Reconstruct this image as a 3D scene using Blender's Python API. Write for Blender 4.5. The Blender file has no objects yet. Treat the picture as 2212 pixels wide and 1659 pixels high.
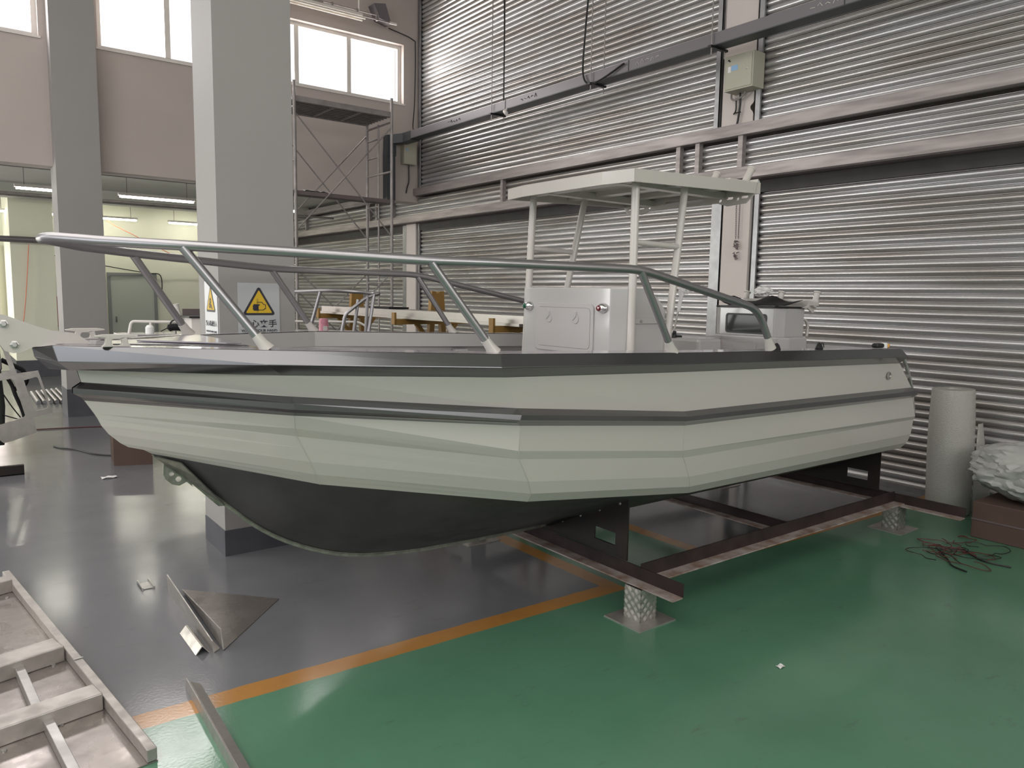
import bpy, bmesh, math, random
from mathutils import Vector, Matrix, noise
random.seed(7)
S = bpy.context.scene
COL = S.collection
PI = math.pi

# ------------------------------------------------------------------ camera
cam_data = bpy.data.cameras.new('camera')
cam = bpy.data.objects.new('camera', cam_data)
COL.objects.link(cam)
cam_data.sensor_width = 36.0
cam_data.lens = 36.0 * 1640.0 / 2212.0
cam_data.clip_end = 200
cam.matrix_world = Matrix(((0.79617256, 0.05663605, -0.60241316, 0.0),
                           (-0.60483309, 0.10233044, -0.78975022, 0.0),
                           (0.01691687, 0.99313687, 0.11572805, 1.65),
                           (0, 0, 0, 1)))
S.camera = cam

# ------------------------------------------------------------------ world, light, exposure
W = bpy.data.worlds.new('sky')
S.world = W
W.use_nodes = True
bg = W.node_tree.nodes['Background']
bg.inputs[0].default_value = (0.93, 0.95, 1.0, 1)
bg.inputs[1].default_value = 1.0
S.view_settings.view_transform = 'Standard'
S.view_settings.look = 'None'
S.view_settings.gamma = 1.0
S.view_settings.exposure = 0.9
S.view_settings.use_curve_mapping = False
S.cycles.max_bounces = 8
S.cycles.diffuse_bounces = 5
S.cycles.glossy_bounces = 4
S.cycles.transmission_bounces = 4
S.cycles.transparent_max_bounces = 8
S.cycles.use_denoising = True
S.cycles.sample_clamp_indirect = 6.0


def daylight(name, loc, look, sx, sy, radiance, color):
    """Area light of sx by sy metres, for window daylight and added fill."""
    d = bpy.data.lights.new(name, 'AREA')
    d.shape = 'RECTANGLE'
    d.size = sx
    d.size_y = sy
    d.energy = radiance * PI * sx * sy
    d.color = color
    o = bpy.data.objects.new(name, d)
    o.location = loc
    o.rotation_euler = (Vector(look)).to_track_quat('-Z', 'Y').to_euler()
    COL.objects.link(o)
    return o


SKYC = (0.90, 0.95, 1.0)
# high windows of the window wall (three openings)
daylight('daylight_high_window', (5.16, 11.515, 5.19), (0, -1, 0), 2.34, 0.93, 4.5, (1.0, 0.95, 0.91))
daylight('daylight_high_window', (2.74, 11.515, 5.19), (0, -1, 0), 1.72, 0.93, 6.0, (1.0, 0.95, 0.91))
daylight('daylight_high_window', (0.27, 11.515, 5.19), (0, -1, 0), 1.92, 0.93, 6.0, (1.0, 0.95, 0.96))
# tall window band of the left wall
daylight('left_daylight_and_fill', (-8.05, 1.2, 2.95), (1, 0, 0), 8.4, 3.5, 0.6, SKYC)
daylight('left_daylight_and_fill', (-8.05, 9.3, 5.0), (1, 0, 0), 3.4, 1.8, 2.2, SKYC)
daylight('left_daylight_and_fill', (-8.05, 14.7, 2.1), (1, 0, 0), 5.4, 2.2, 7.5, (1.0, 1.0, 0.95))  # fill added to brighten the back room, through an unseen opening
# added fill behind the camera, shaped as a window band to light the hull
daylight('rear_wall_fill', (1.0, -6.05, 3.9), (0, 1, 0), 10.4, 2.5, 1.25, (1.0, 0.97, 0.92))
# added overhead fill lights, behind and above the camera; the ceiling is closed
for yy, rd in ((-2.5, 1.3), (0.7, 1.3), (3.9, 1.3), (7.3, 1.5)):
    daylight('overhead_fill', (-3.0, yy, 6.59), (0, 0, -1), 6.0, 3.1, rd * 1.05, (1.0, 0.96, 0.93))
# back room window
daylight('daylight_back_window', (0.15, 17.95, 1.7), (0, -1, 0), 1.7, 1.5, 1.6, (1.0, 0.80, 0.68))


# ------------------------------------------------------------------ materials
def mat(name, base, rough=0.5, metal=0.0, coat=0.0, var=0.0, vscale=3.0, rvar=0.0,
        bump=0.0, bscale=40.0, col2=None, stretch=None, emit=None, trans=0.0, alpha=1.0, ior=1.45):
    m = bpy.data.materials.new(name)
    m.use_nodes = True
    nt = m.node_tree
    b = nt.nodes['Principled BSDF']
    b.inputs['Base Color'].default_value = (*base, 1)
    b.inputs['Roughness'].default_value = rough
    b.inputs['Metallic'].default_value = metal
    b.inputs['Coat Weight'].default_value = coat
    b.inputs['Coat Roughness'].default_value = 0.08
    b.inputs['Transmission Weight'].default_value = trans
    b.inputs['Alpha'].default_value = alpha
    b.inputs['IOR'].default_value = ior
    if emit:
        b.inputs['Emission Color'].default_value = (*emit[0], 1)
        b.inputs['Emission Strength'].default_value = emit[1]
    tc = nt.nodes.new('ShaderNodeTexCoord')
    mp = nt.nodes.new('ShaderNodeMapping')
    nt.links.new(tc.outputs['Object'], mp.inputs[0])
    if stretch:
        mp.inputs['Scale'].default_value = stretch
    if var or col2 or rvar:
        n = nt.nodes.new('ShaderNodeTexNoise')
        n.inputs['Scale'].default_value = vscale
        n.inputs['Detail'].default_value = 6
        nt.links.new(mp.outputs[0], n.inputs['Vector'])
        r = nt.nodes.new('ShaderNodeMapRange')
        r.inputs[1].default_value = 0.35
        r.inputs[2].default_value = 0.65
        nt.links.new(n.outputs['Fac'], r.inputs[0])
        mx = nt.nodes.new('ShaderNodeMix')
        mx.data_type = 'RGBA'
        c2 = col2 or tuple(max(0, c * (1 - var)) for c in base)
        mx.inputs[6].default_value = (*base, 1)
        mx.inputs[7].default_value = (*c2, 1)
        nt.links.new(r.outputs[0], mx.inputs[0])
        nt.links.new(mx.outputs[2], b.inputs['Base Color'])
        if rvar:
            r2 = nt.nodes.new('ShaderNodeMapRange')
            r2.inputs[1].default_value = 0.3
            r2.inputs[2].default_value = 0.7
            r2.inputs[3].default_value = max(0.02, rough - rvar)
            r2.inputs[4].default_value = rough + rvar
            nt.links.new(n.outputs['Fac'], r2.inputs[0])
            nt.links.new(r2.outputs[0], b.inputs['Roughness'])
    if bump:
        n2 = nt.nodes.new('ShaderNodeTexNoise')
        n2.inputs['Scale'].default_value = bscale
        n2.inputs['Detail'].default_value = 3
        nt.links.new(mp.outputs[0], n2.inputs['Vector'])
        bp = nt.nodes.new('ShaderNodeBump')
        bp.inputs['Strength'].default_value = bump
        bp.inputs['Distance'].default_value = 0.01
        nt.links.new(n2.outputs['Fac'], bp.inputs['Height'])
        nt.links.new(bp.outputs[0], b.inputs['Normal'])
    return m


M = {}
M['wall'] = mat('wall_paint', (0.62, 0.59, 0.56), 0.75, var=0.05, vscale=1.2, bump=0.05, bscale=60)
M['wall_pier'] = mat('pier_paint', (0.60, 0.54, 0.51), 0.75, var=0.06, vscale=1.5)
M['wall_pink'] = mat('wall_paint_warm', (0.48, 0.42, 0.39), 0.75, var=0.05, vscale=1.0, bump=0.05)
M['wall_cream'] = mat('wall_paint_cream', (0.80, 0.80, 0.66), 0.7, var=0.04, vscale=1.0)
M['ceiling'] = mat('ceiling_paint', (0.62, 0.58, 0.54), 0.85, var=0.05)
M['ceil_grey'] = mat('ceiling_grey', (0.5, 0.5, 0.46), 0.85, var=0.05)
M['column'] = mat('column_paint', (0.30, 0.285, 0.275), 0.6, var=0.03, vscale=1.5, bump=0.04)
M['base_dark'] = mat('column_base_grey', (0.085, 0.085, 0.10), 0.55, var=0.2, vscale=6)
M['frame_white'] = mat('window_frame_white', (0.70, 0.66, 0.62), 0.45)
M['beam_dirty'] = mat('beam_galvanized_dirty', (0.36, 0.32, 0.31), 0.45, metal=0.35, var=0.3, vscale=5, stretch=(1, 0.4, 4), rvar=0.1)
M['rail_zinc'] = mat('guide_rail_zinc', (0.34, 0.34, 0.345), 0.42, metal=0.75, var=0.2, vscale=9)
M['white_gel'] = mat('white_gloss_paint', (0.53, 0.50, 0.465), 0.28, coat=0.35)
M['white_cool'] = mat('white_gloss_cool', (0.43, 0.42, 0.415), 0.25, coat=0.4)
M['hatch_white'] = mat('hatch_plastic', (0.43, 0.41, 0.405), 0.35)
M['grey_paint'] = mat('dark_grey_metallic_paint', (0.16, 0.16, 0.165), 0.2, metal=0.93, coat=0.25)
M['deck_grey'] = mat('deck_grey_paint', (0.30, 0.28, 0.31), 0.22, metal=0.3, coat=0.5)
M['hull_black'] = mat('hull_bottom_paint', (0.07, 0.067, 0.07), 0.40, var=0.3, vscale=4, rvar=0.08)
M['sheet'] = mat('new_aluminium_sheet', (0.40, 0.38, 0.37), 0.3, metal=0.85)
M['alu'] = mat('brushed_aluminium', (0.50, 0.49, 0.47), 0.36, metal=0.9, var=0.12, vscale=14, rvar=0.08)
M['alu_mill'] = mat('mill_aluminium', (0.50, 0.47, 0.44), 0.42, metal=0.75, var=0.2, vscale=12, rvar=0.12, bump=0.1, bscale=18)
M['alu_plate'] = mat('aluminium_plate', (0.40, 0.365, 0.34), 0.30, metal=0.85, var=0.3, vscale=7, rvar=0.12, bump=0.22, bscale=5)
M['rail_tube'] = mat('anodised_rail', (0.36, 0.35, 0.36), 0.33, metal=0.9)
M['chrome'] = mat('chrome', (0.75, 0.75, 0.76), 0.08, metal=1.0)
M['keel'] = mat('weathered_keel_aluminium', (0.26, 0.27, 0.23), 0.4, metal=0.7, var=0.3, vscale=30)
M['dark_strip'] = mat('dark_strip_paint', (0.04, 0.036, 0.034), 0.6, var=0.3, vscale=4)
M['chrome_soft'] = mat('worn_bright_metal', (0.62, 0.60, 0.57), 0.3, metal=0.9)
M['black'] = mat('black_plastic', (0.012, 0.012, 0.013), 0.4)
M['rubber'] = mat('black_rubber', (0.016, 0.016, 0.017), 0.5, ior=1.2)
M['red_lens'] = mat('red_lens', (0.12, 0.005, 0.008), 0.12, coat=0.5)
M['green_lens'] = mat('green_lens', (0.0, 0.07, 0.04), 0.12, coat=0.5)
M['red'] = mat('red_plastic', (0.45, 0.015, 0.012), 0.4)
M['red_box'] = mat('red_enamel', (0.26, 0.012, 0.02), 0.5)
M['glass_dark'] = mat('dark_tank_glass', (0.045, 0.05, 0.045), 0.06, ior=1.2)
M['steel_black'] = mat('mill_scale_steel', (0.015, 0.014, 0.016), 0.45, metal=0.2, vscale=5, col2=(0.024, 0.016, 0.013))
M['steel_rust'] = mat('brown_steel', (0.05, 0.033, 0.032), 0.5, metal=0.3, var=0.4, vscale=9)
M['steel_light'] = mat('lighter_flange_steel', (0.50, 0.44, 0.42), 0.5, metal=0.3, var=0.3, vscale=10, col2=(0.26, 0.17, 0.13))  # flange coloured lighter than the web of the same beam
M['tray'] = mat('tray_grey', (0.16, 0.145, 0.155), 0.38, metal=0.2)
M['tray_dark'] = mat('tray_dark', (0.045, 0.05, 0.055), 0.45)
M['cab'] = mat('cabinet_cream', (0.42, 0.40, 0.32), 0.5)
M['cab_switch'] = mat('yellowed_plastic', (0.62, 0.52, 0.35), 0.5)
M['blue_sticker'] = mat('blue_sticker', (0.25, 0.42, 0.62), 0.5)
M['yellow_steel'] = mat('yellow_painted_steel', (0.27, 0.15, 0.035), 0.5, var=0.15, vscale=6)
M['scaf'] = mat('scaffold_steel', (0.33, 0.30, 0.29), 0.5, metal=0.5, var=0.25, vscale=8)
M['scaf_dark'] = mat('scaffold_plank', (0.16, 0.13, 0.13), 0.6, metal=0.2, var=0.2)
M['card'] = mat('cardboard', (0.10, 0.062, 0.048), 0.8, var=0.12, vscale=5)
M['paper'] = mat('paper', (0.72, 0.70, 0.69), 0.7)
M['pink'] = mat('pink_bottle', (0.62, 0.25, 0.32), 0.4)
M['sign_grey'] = mat('sign_silver_film', (0.42, 0.43, 0.44), 0.35)
M['sign_yellow'] = mat('sign_yellow', (0.62, 0.40, 0.015), 0.45)
M['sign_black'] = mat('sign_black', (0.018, 0.018, 0.03), 0.45)
M['sign_white'] = mat('sign_white', (0.70, 0.71, 0.72), 0.4)
M['door_grey'] = mat('door_grey', (0.43, 0.46, 0.41), 0.5)
M['door_frame'] = mat('door_frame_grey', (0.22, 0.23, 0.23), 0.5)
M['orange_rope'] = mat('orange_hose', (0.75, 0.25, 0.14), 0.5)
M['wire_red'] = mat('dark_red_wire', (0.09, 0.02, 0.018), 0.5)
M['hole'] = mat('dark_void', (0.02, 0.016, 0.012), 0.95)
M['wrap'] = mat('plastic_film', (0.46, 0.46, 0.44), 0.26, bump=0.35, bscale=9, var=0.15, vscale=6)
M['bubble'] = mat('bubble_wrap', (0.42, 0.41, 0.38), 0.35, bump=0.7, bscale=140, metal=0.1, coat=0.3)
M['tube_on'] = mat('lit_fluorescent_tube', (0.9, 0.9, 0.8), 0.4, emit=((1.0, 0.985, 0.86), 26.0))
M['tube_off'] = mat('fluorescent_tube_off', (0.72, 0.66, 0.58), 0.3)
M['film_clear'] = mat('clear_film', (0.9, 0.9, 0.9), 0.15, alpha=0.35)
M['clear_bottle'] = mat('white_plastic', (0.8, 0.8, 0.78), 0.3)
M['orange_plastic'] = mat('orange_plastic', (0.75, 0.35, 0.04), 0.4)


def slat_material():
    m = mat('galvanised_slat', (0.44, 0.43, 0.43), 0.27, metal=0.72)
    nt = m.node_tree
    b = nt.nodes['Principled BSDF']
    tc = nt.nodes['Texture Coordinate']
    v = nt.nodes.new('ShaderNodeTexVoronoi')
    v.inputs['Scale'].default_value = 110
    nt.links.new(tc.outputs['Object'], v.inputs['Vector'])
    n = nt.nodes.new('ShaderNodeTexNoise')
    n.inputs['Scale'].default_value = 1.3
    n.inputs['Detail'].default_value = 5
    mpn = nt.nodes.new('ShaderNodeMapping')
    mpn.inputs['Scale'].default_value = (1, 0.35, 5)
    nt.links.new(tc.outputs['Object'], mpn.inputs[0])
    nt.links.new(mpn.outputs[0], n.inputs['Vector'])
    sep = nt.nodes.new('ShaderNodeSeparateColor')
    nt.links.new(v.outputs['Color'], sep.inputs[0])
    rr = nt.nodes.new('ShaderNodeMapRange')
    rr.inputs[3].default_value = 0.28
    rr.inputs[4].default_value = 0.38
    nt.links.new(sep.outputs[0], rr.inputs[0])
    nt.links.new(rr.outputs[0], b.inputs['Roughness'])
    mx = nt.nodes.new('ShaderNodeMix')
    mx.data_type = 'RGBA'
    mx.inputs[6].default_value = (0.42, 0.385, 0.36, 1)
    mx.inputs[7].default_value = (0.62, 0.615, 0.62, 1)
    r2 = nt.nodes.new('ShaderNodeMapRange')
    r2.inputs[1].default_value = 0.35
    r2.inputs[2].default_value = 0.62
    nt.links.new(n.outputs['Fac'], r2.inputs[0])
    nt.links.new(r2.outputs[0], mx.inputs[0])
    mx2 = nt.nodes.new('ShaderNodeMix')
    mx2.data_type = 'RGBA'
    mx2.blend_type = 'MULTIPLY'
    r3 = nt.nodes.new('ShaderNodeMapRange')
    r3.inputs[3].default_value = 0.0
    r3.inputs[4].default_value = 0.12
    nt.links.new(sep.outputs[1], r3.inputs[0])
    nt.links.new(r3.outputs[0], mx2.inputs[0])
    nt.links.new(mx.outputs[2], mx2.inputs[6])
    mx2.inputs[7].default_value = (0.55, 0.55, 0.56, 1)
    nt.links.new(mx2.outputs[2], b.inputs['Base Color'])
    return m


M['slat'] = slat_material()


def floor_material():
    m = bpy.data.materials.new('painted_epoxy_floor')
    m.use_nodes = True
    nt = m.node_tree
    b = nt.nodes['Principled BSDF']
    L = nt.links
    geo = nt.nodes.new('ShaderNodeNewGeometry')
    sep = nt.nodes.new('ShaderNodeSeparateXYZ')
    L.new(geo.outputs['Position'], sep.inputs[0])
    wob = nt.nodes.new('ShaderNodeTexNoise')
    wob.inputs['Scale'].default_value = 9
    L.new(geo.outputs['Position'], wob.inputs['Vector'])

    def math_(op, a, c=None):
        n = nt.nodes.new('ShaderNodeMath')
        n.operation = op
        for i, v in enumerate((a, c)):
            if v is None:
                continue
            if isinstance(v, (int, float)):
                n.inputs[i].default_value = v
            else:
                L.new(v, n.inputs[i])
        return n.outputs[0]
    w0 = math_('MULTIPLY', math_('SUBTRACT', wob.outputs['Fac'], 0.5), 0.012)
    X = math_('ADD', sep.outputs[0], w0)
    # the long painted line drifts slightly
    Y = math_('ADD', math_('ADD', sep.outputs[1], w0), math_('MULTIPLY', sep.outputs[0], 0.028))

    def band(v, a, c):
        return math_('MULTIPLY', math_('GREATER_THAN', v, a), math_('LESS_THAN', v, c))
    line_y = band(Y, 2.99, 3.105)
    line_a = math_('MULTIPLY', band(X, 2.965, 3.07), math_('MULTIPLY', math_('GREATER_THAN', Y, 2.99), math_('LESS_THAN', Y, 9.0)))
    line_b = math_('MULTIPLY', band(X, 3.88, 3.985), math_('MULTIPLY', math_('GREATER_THAN', Y, 2.99), math_('LESS_THAN', Y, 9.0)))
    # no line between the two legs where the green bay opens
    gap = math_('SUBTRACT', 1.0, band(X, 3.07, 3.88))
    line_y = math_('MULTIPLY', line_y, gap)
    lines = math_('MINIMUM', math_('ADD', math_('ADD', line_y, line_a), line_b), 1.0)
    green = math_('MAXIMUM', math_('LESS_THAN', Y, 3.0), math_('MULTIPLY', band(X, 3.02, 3.93), math_('LESS_THAN', Y, 9.0)))
    big = nt.nodes.new('ShaderNodeTexNoise')
    big.inputs['Scale'].default_value = 0.9
    big.inputs['Detail'].default_value = 7
    big.inputs['Roughness'].default_value = 0.6
    L.new(geo.outputs['Position'], big.inputs['Vector'])
    fine = nt.nodes.new('ShaderNodeTexNoise')
    fine.inputs['Scale'].default_value = 70
    fine.inputs['Detail'].default_value = 2
    L.new(geo.outputs['Position'], fine.inputs['Vector'])

    def mix(f, c1, c2):
        n = nt.nodes.new('ShaderNodeMix')
        n.data_type = 'RGBA'
        if isinstance(f, float):
            n.inputs[0].default_value = f
        else:
            L.new(f, n.inputs[0])
        for i, c in ((6, c1), (7, c2)):
            if isinstance(c, tuple):
                n.inputs[i].default_value = (*c, 1)
            else:
                L.new(c, n.inputs[i])
        return n.outputs[2]
    mr = nt.nodes.new('ShaderNodeMapRange')
    mr.inputs[1].default_value = 0.35
    mr.inputs[2].default_value = 0.68
    L.new(big.outputs['Fac'], mr.inputs[0])
    grey = mix(mr.outputs[0], (0.160, 0.162, 0.172), (0.122, 0.124, 0.134))
    grn = mix(mr.outputs[0], (0.092, 0.215, 0.135), (0.072, 0.175, 0.108))
    org = mix(mr.outputs[0], (0.42, 0.20, 0.05), (0.30, 0.14, 0.035))
    c = mix(green, grey, grn)
    c = mix(lines, c, org)
    # worn specks and scuffs
    sc = nt.nodes.new('ShaderNodeTexNoise')
    sc.inputs['Scale'].default_value = 3.2
    sc.inputs['Detail'].default_value = 9
    sc.inputs['Roughness'].default_value = 0.72
    mp = nt.nodes.new('ShaderNodeMapping')
    mp.inputs['Scale'].default_value = (1, 2.5, 1)
    mp.inputs['Rotation'].default_value = (0, 0, 0.5)
    L.new(geo.outputs['Position'], mp.inputs[0])
    L.new(mp.outputs[0], sc.inputs['Vector'])
    m2 = nt.nodes.new('ShaderNodeMapRange')
    m2.inputs[1].default_value = 0.60
    m2.inputs[2].default_value = 0.72
    m2.inputs[4].default_value = 0.45
    L.new(sc.outputs['Fac'], m2.inputs[0])
    c = mix(m2.outputs[0], c, (0.075, 0.068, 0.06))
    L.new(c, b.inputs['Base Color'])
    r = nt.nodes.new('ShaderNodeMapRange')
    r.inputs[1].default_value = 0.3
    r.inputs[2].default_value = 0.7
    r.inputs[3].default_value = 0.10
    r.inputs[4].default_value = 0.24
    L.new(big.outputs['Fac'], r.inputs[0])
    L.new(r.outputs[0], b.inputs['Roughness'])
    b.inputs['Specular IOR Level'].default_value = 0.6
    bp = nt.nodes.new('ShaderNodeBump')
    bp.inputs['Strength'].default_value = 0.06
    bp.inputs['Distance'].default_value = 0.004
    L.new(fine.outputs['Fac'], bp.inputs['Height'])
    L.new(bp.outputs[0], b.inputs['Normal'])
    return m


M['floor'] = floor_material()


# ------------------------------------------------------------------ helpers
def V(*a):
    return Vector(a)


def tag(o, label=None, cat=None, group=None, kind=None):
    if label: o['label'] = label
    if cat: o['category'] = cat
    if group: o['group'] = group
    if kind: o['kind'] = kind
    return o


def empty(name, loc, label=None, cat=None, group=None, kind=None, rotz=0.0):
    o = bpy.data.objects.new(name, None)
    o.empty_display_size = 0.1
    o.location = loc
    o.rotation_euler = (0, 0, rotz)
    COL.objects.link(o)
    return tag(o, label, cat, group, kind)


class MB:
    """collects shapes given in world coordinates into one mesh"""

    def __init__(self):
        self.v, self.f, self.sm = [], [], []

    def add(self, vs, fs, smooth=False):
        o = len(self.v)
        self.v += [tuple(v) for v in vs]
        self.f += [tuple(i + o for i in f) for f in fs]
        self.sm += [smooth] * len(fs)
        return self

    def box(self, a, b):
        x0, x1 = sorted((a[0], b[0])); y0, y1 = sorted((a[1], b[1])); z0, z1 = sorted((a[2], b[2]))
        return self.add([(x0, y0, z0), (x1, y0, z0), (x1, y1, z0), (x0, y1, z0), (x0, y0, z1), (x1, y0, z1), (x1, y1, z1), (x0, y1, z1)],
                        [(0, 3, 2, 1), (4, 5, 6, 7), (0, 1, 5, 4), (1, 2, 6, 5), (2, 3, 7, 6), (3, 0, 4, 7)])

    def bar(self, p, q, w, h, up=(0, 0, 1)):
        p, q = Vector(p), Vector(q)
        d = (q - p).normalized()
        s = d.cross(Vector(up)).normalized()
        u = s.cross(d).normalized()
        vs = [e + s * a * w / 2 + u * b * h / 2 for e in (p, q) for a, b in ((-1, -1), (1, -1), (1, 1), (-1, 1))]
        return self.add(vs, [(0, 1, 2, 3), (7, 6, 5, 4), (0, 4, 5, 1), (1, 5, 6, 2), (2, 6, 7, 3), (3, 7, 4, 0)])

    def tube(self, pts, r, n=12, closed=False, cap=True):
        pts = [Vector(p) for p in pts]
        N = len(pts)
        rs = r if isinstance(r, (list, tuple)) else [r] * N
        tan = []
        for i in range(N):
            if closed:
                t = (pts[(i + 1) % N] - pts[i - 1])
            else:
                t = (pts[min(i + 1, N - 1)] - pts[max(i - 1, 0)])
            tan.append(t.normalized())
        up = Vector((0, 0, 1)) if abs(tan[0].z) < 0.9 else Vector((1, 0, 0))
        s = tan[0].cross(up).normalized()
        vs, fs = [], []
        for i in range(N):
            t = tan[i]
            s = (s - t * s.dot(t)).normalized()
            u = t.cross(s)
            for k in range(n):
                a = 2 * PI * k / n
                vs.append(pts[i] + (s * math.cos(a) + u * math.sin(a)) * rs[i])
        for i in range(N if closed else N - 1):
            j = (i + 1) % N
            for k in range(n):
                k2 = (k + 1) % n
                fs.append((i * n + k, i * n + k2, j * n + k2, j * n + k))
        self.add(vs, fs, True)
        if cap and not closed:
            self.add(vs[:n], [tuple(range(n))[::-1]])
            self.add(vs[-n:], [tuple(range(n))])
        return self

    def prism(self, poly, axis, a, b):
        """poly in the two other axes (cyclic order), extruded along axis from a to b"""
        def mk(p, c):
            return {'x': (c, p[0], p[1]), 'y': (p[0], c, p[1]), 'z': (p[0], p[1], c)}[axis]
        n = len(poly)
        vs = [mk(p, a) for p in poly] + [mk(p, b) for p in poly]
        fs = [tuple(range(n)), tuple(range(2 * n - 1, n - 1, -1))] + [(i, (i + 1) % n, n + (i + 1) % n, n + i) for i in range(n)]
        return self.add(vs, fs)

    def lathe(self, prof, c, ax=(0, 0, 1), n=20, smooth=True):
        ax = Vector(ax).normalized()
        c = Vector(c)
        s = ax.cross(Vector((0, 0, 1)) if abs(ax.z) < 0.9 else Vector((1, 0, 0))).normalized()
        u = ax.cross(s)
        vs, fs = [], []
        for (r, h) in prof:
            for k in range(n):
                a = 2 * PI * k / n
                vs.append(c + ax * h + (s * math.cos(a) + u * math.sin(a)) * r)
        for i in range(len(prof) - 1):
            for k in range(n):
                k2 = (k + 1) % n
                fs.append((i * n + k, i * n + k2, (i + 1) * n + k2, (i + 1) * n + k))
        self.add(vs, fs, smooth)
        if prof[0][0] > 0:
            self.add(vs[:n], [tuple(range(n))[::-1]])
        if prof[-1][0] > 0:
            self.add(vs[-n:], [tuple(range(n))])
        return self

    def grid(self, rows, smooth=False, double=0.0):
        n = len(rows[0])
        vs = [p for r in rows for p in r]
        fs = [(i * n + j, i * n + j + 1, (i + 1) * n + j + 1, (i + 1) * n + j) for i in range(len(rows) - 1) for j in range(n - 1)]
        return self.add(vs, fs, smooth)

    def build(self, name, material, parent=None, bevel=0.0, solid=0.0, weld=True, segs=2):
        """links ONE mesh object; its origin is put at its own base"""
        xs = [v[0] for v in self.v]; ys = [v[1] for v in self.v]; zs = [v[2] for v in self.v]
        org = Vector(((min(xs) + max(xs)) / 2, (min(ys) + max(ys)) / 2, min(zs)))
        me = bpy.data.meshes.new(name)
        me.from_pydata([Vector(v) - org for v in self.v], [], self.f)
        for p, s in zip(me.polygons, self.sm):
            p.use_smooth = s
        me.materials.append(material)
        bm = bmesh.new()
        bm.from_mesh(me)
        if weld:
            bmesh.ops.remove_doubles(bm, verts=bm.verts, dist=1e-5)
        bmesh.ops.recalc_face_normals(bm, faces=bm.faces)
        bm.to_mesh(me)
        bm.free()
        if any(self.sm):
            me.set_sharp_from_angle(angle=0.6)
        o = bpy.data.objects.new(name, me)
        COL.objects.link(o)
        if solid:
            md = o.modifiers.new('thick', 'SOLIDIFY')
            md.thickness = solid
            md.offset = 0
        if bevel:
            md = o.modifiers.new('bevel', 'BEVEL')
            md.width = bevel
            md.segments = segs
            md.limit_method = 'ANGLE'
            md.harden_normals = False
        o.location = org
        if parent is not None:
            o.parent = parent
            pl = Vector((0, 0, 0))
            mw = world_of(parent)
            o.matrix_parent_inverse = Matrix.Identity(4)
            o.location = mw.inverted() @ org
        return o


def world_of(o):
    m = Matrix.LocRotScale(o.location, o.rotation_euler, o.scale)
    while o.parent is not None:
        o = o.parent
        m = Matrix.LocRotScale(o.location, o.rotation_euler, o.scale) @ m
    return m


def smooth_path(pts, rad=0.05, n=5):
    """rounds the corners of a polyline"""
    pts = [Vector(p) for p in pts]
    out = [pts[0]]
    for i in range(1, len(pts) - 1):
        a, b, c = pts[i - 1], pts[i], pts[i + 1]
        r = min(rad, (a - b).length * 0.45, (c - b).length * 0.45)
        p0 = b + (a - b).normalized() * r
        p1 = b + (c - b).normalized() * r
        for k in range(n + 1):
            t = k / n
            out.append(p0 * (1 - t) ** 2 + b * 2 * t * (1 - t) + p1 * t * t)
    out.append(pts[-1])
    return out


def spline(pts, n=8):
    """catmull-rom through the points"""
    p = [Vector(q) for q in pts]
    p = [p[0] * 2 - p[1]] + p + [p[-1] * 2 - p[-2]]
    out = []
    for i in range(1, len(p) - 2):
        for k in range(n):
            t = k / n
            out.append(0.5 * ((2 * p[i]) + (p[i + 1] - p[i - 1]) * t + (2 * p[i - 1] - 5 * p[i] + 4 * p[i + 1] - p[i + 2]) * t * t
                              + (3 * p[i] - p[i - 1] - 3 * p[i + 1] + p[i + 2]) * t ** 3))
    out.append(p[-2])
    return out


def rrect(w, h, r, n=5, cx=0, cy=0):
    out = []
    for (sx, sy, a0) in ((1, 1, 0), (-1, 1, 90), (-1, -1, 180), (1, -1, 270)):
        for k in range(n + 1):
            a = math.radians(a0 + 90 * k / n)
            out.append((cx + sx * (w / 2 - r) + r * math.cos(a), cy + sy * (h / 2 - r) + r * math.sin(a)))
    return out


def circle(cx, cy, r, n=16):
    return [(cx + r * math.cos(2 * PI * k / n), cy + r * math.sin(2 * PI * k / n)) for k in range(n)]


def plate(name, loops, thick, mtx, material, parent=None, bevel=0.0):
    """flat plate with holes: first loop is the outline, the rest are cut-outs; mtx maps plate xy (z = thickness) to world"""
    cu = bpy.data.curves.new(name, 'CURVE')
    cu.dimensions = '2D'
    cu.fill_mode = 'BOTH'
    cu.extrude = thick / 2
    for lp in loops:
        s = cu.splines.new('POLY')
        s.points.add(len(lp) - 1)
        for i, p in enumerate(lp):
            s.points[i].co = (p[0], p[1], 0, 1)
        s.use_cyclic_u = True
    tmp = bpy.data.objects.new(name + '_tmp', cu)
    me = bpy.data.meshes.new_from_object(tmp)
    bpy.data.objects.remove(tmp)
    bpy.data.curves.remove(cu)
    mb = MB()
    mb.add([mtx @ v.co for v in me.vertices], [tuple(p.vertices) for p in me.polygons])
    bpy.data.meshes.remove(me)
    return mb.build(name, material, parent, bevel=bevel)


def frame_matrix(o, ex, ey):
    ex, ey = Vector(ex).normalized(), Vector(ey).normalized()
    ez = ex.cross(ey)
    m = Matrix((ex, ey, ez)).transposed().to_4x4()
    m.translation = Vector(o)
    return m


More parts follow.
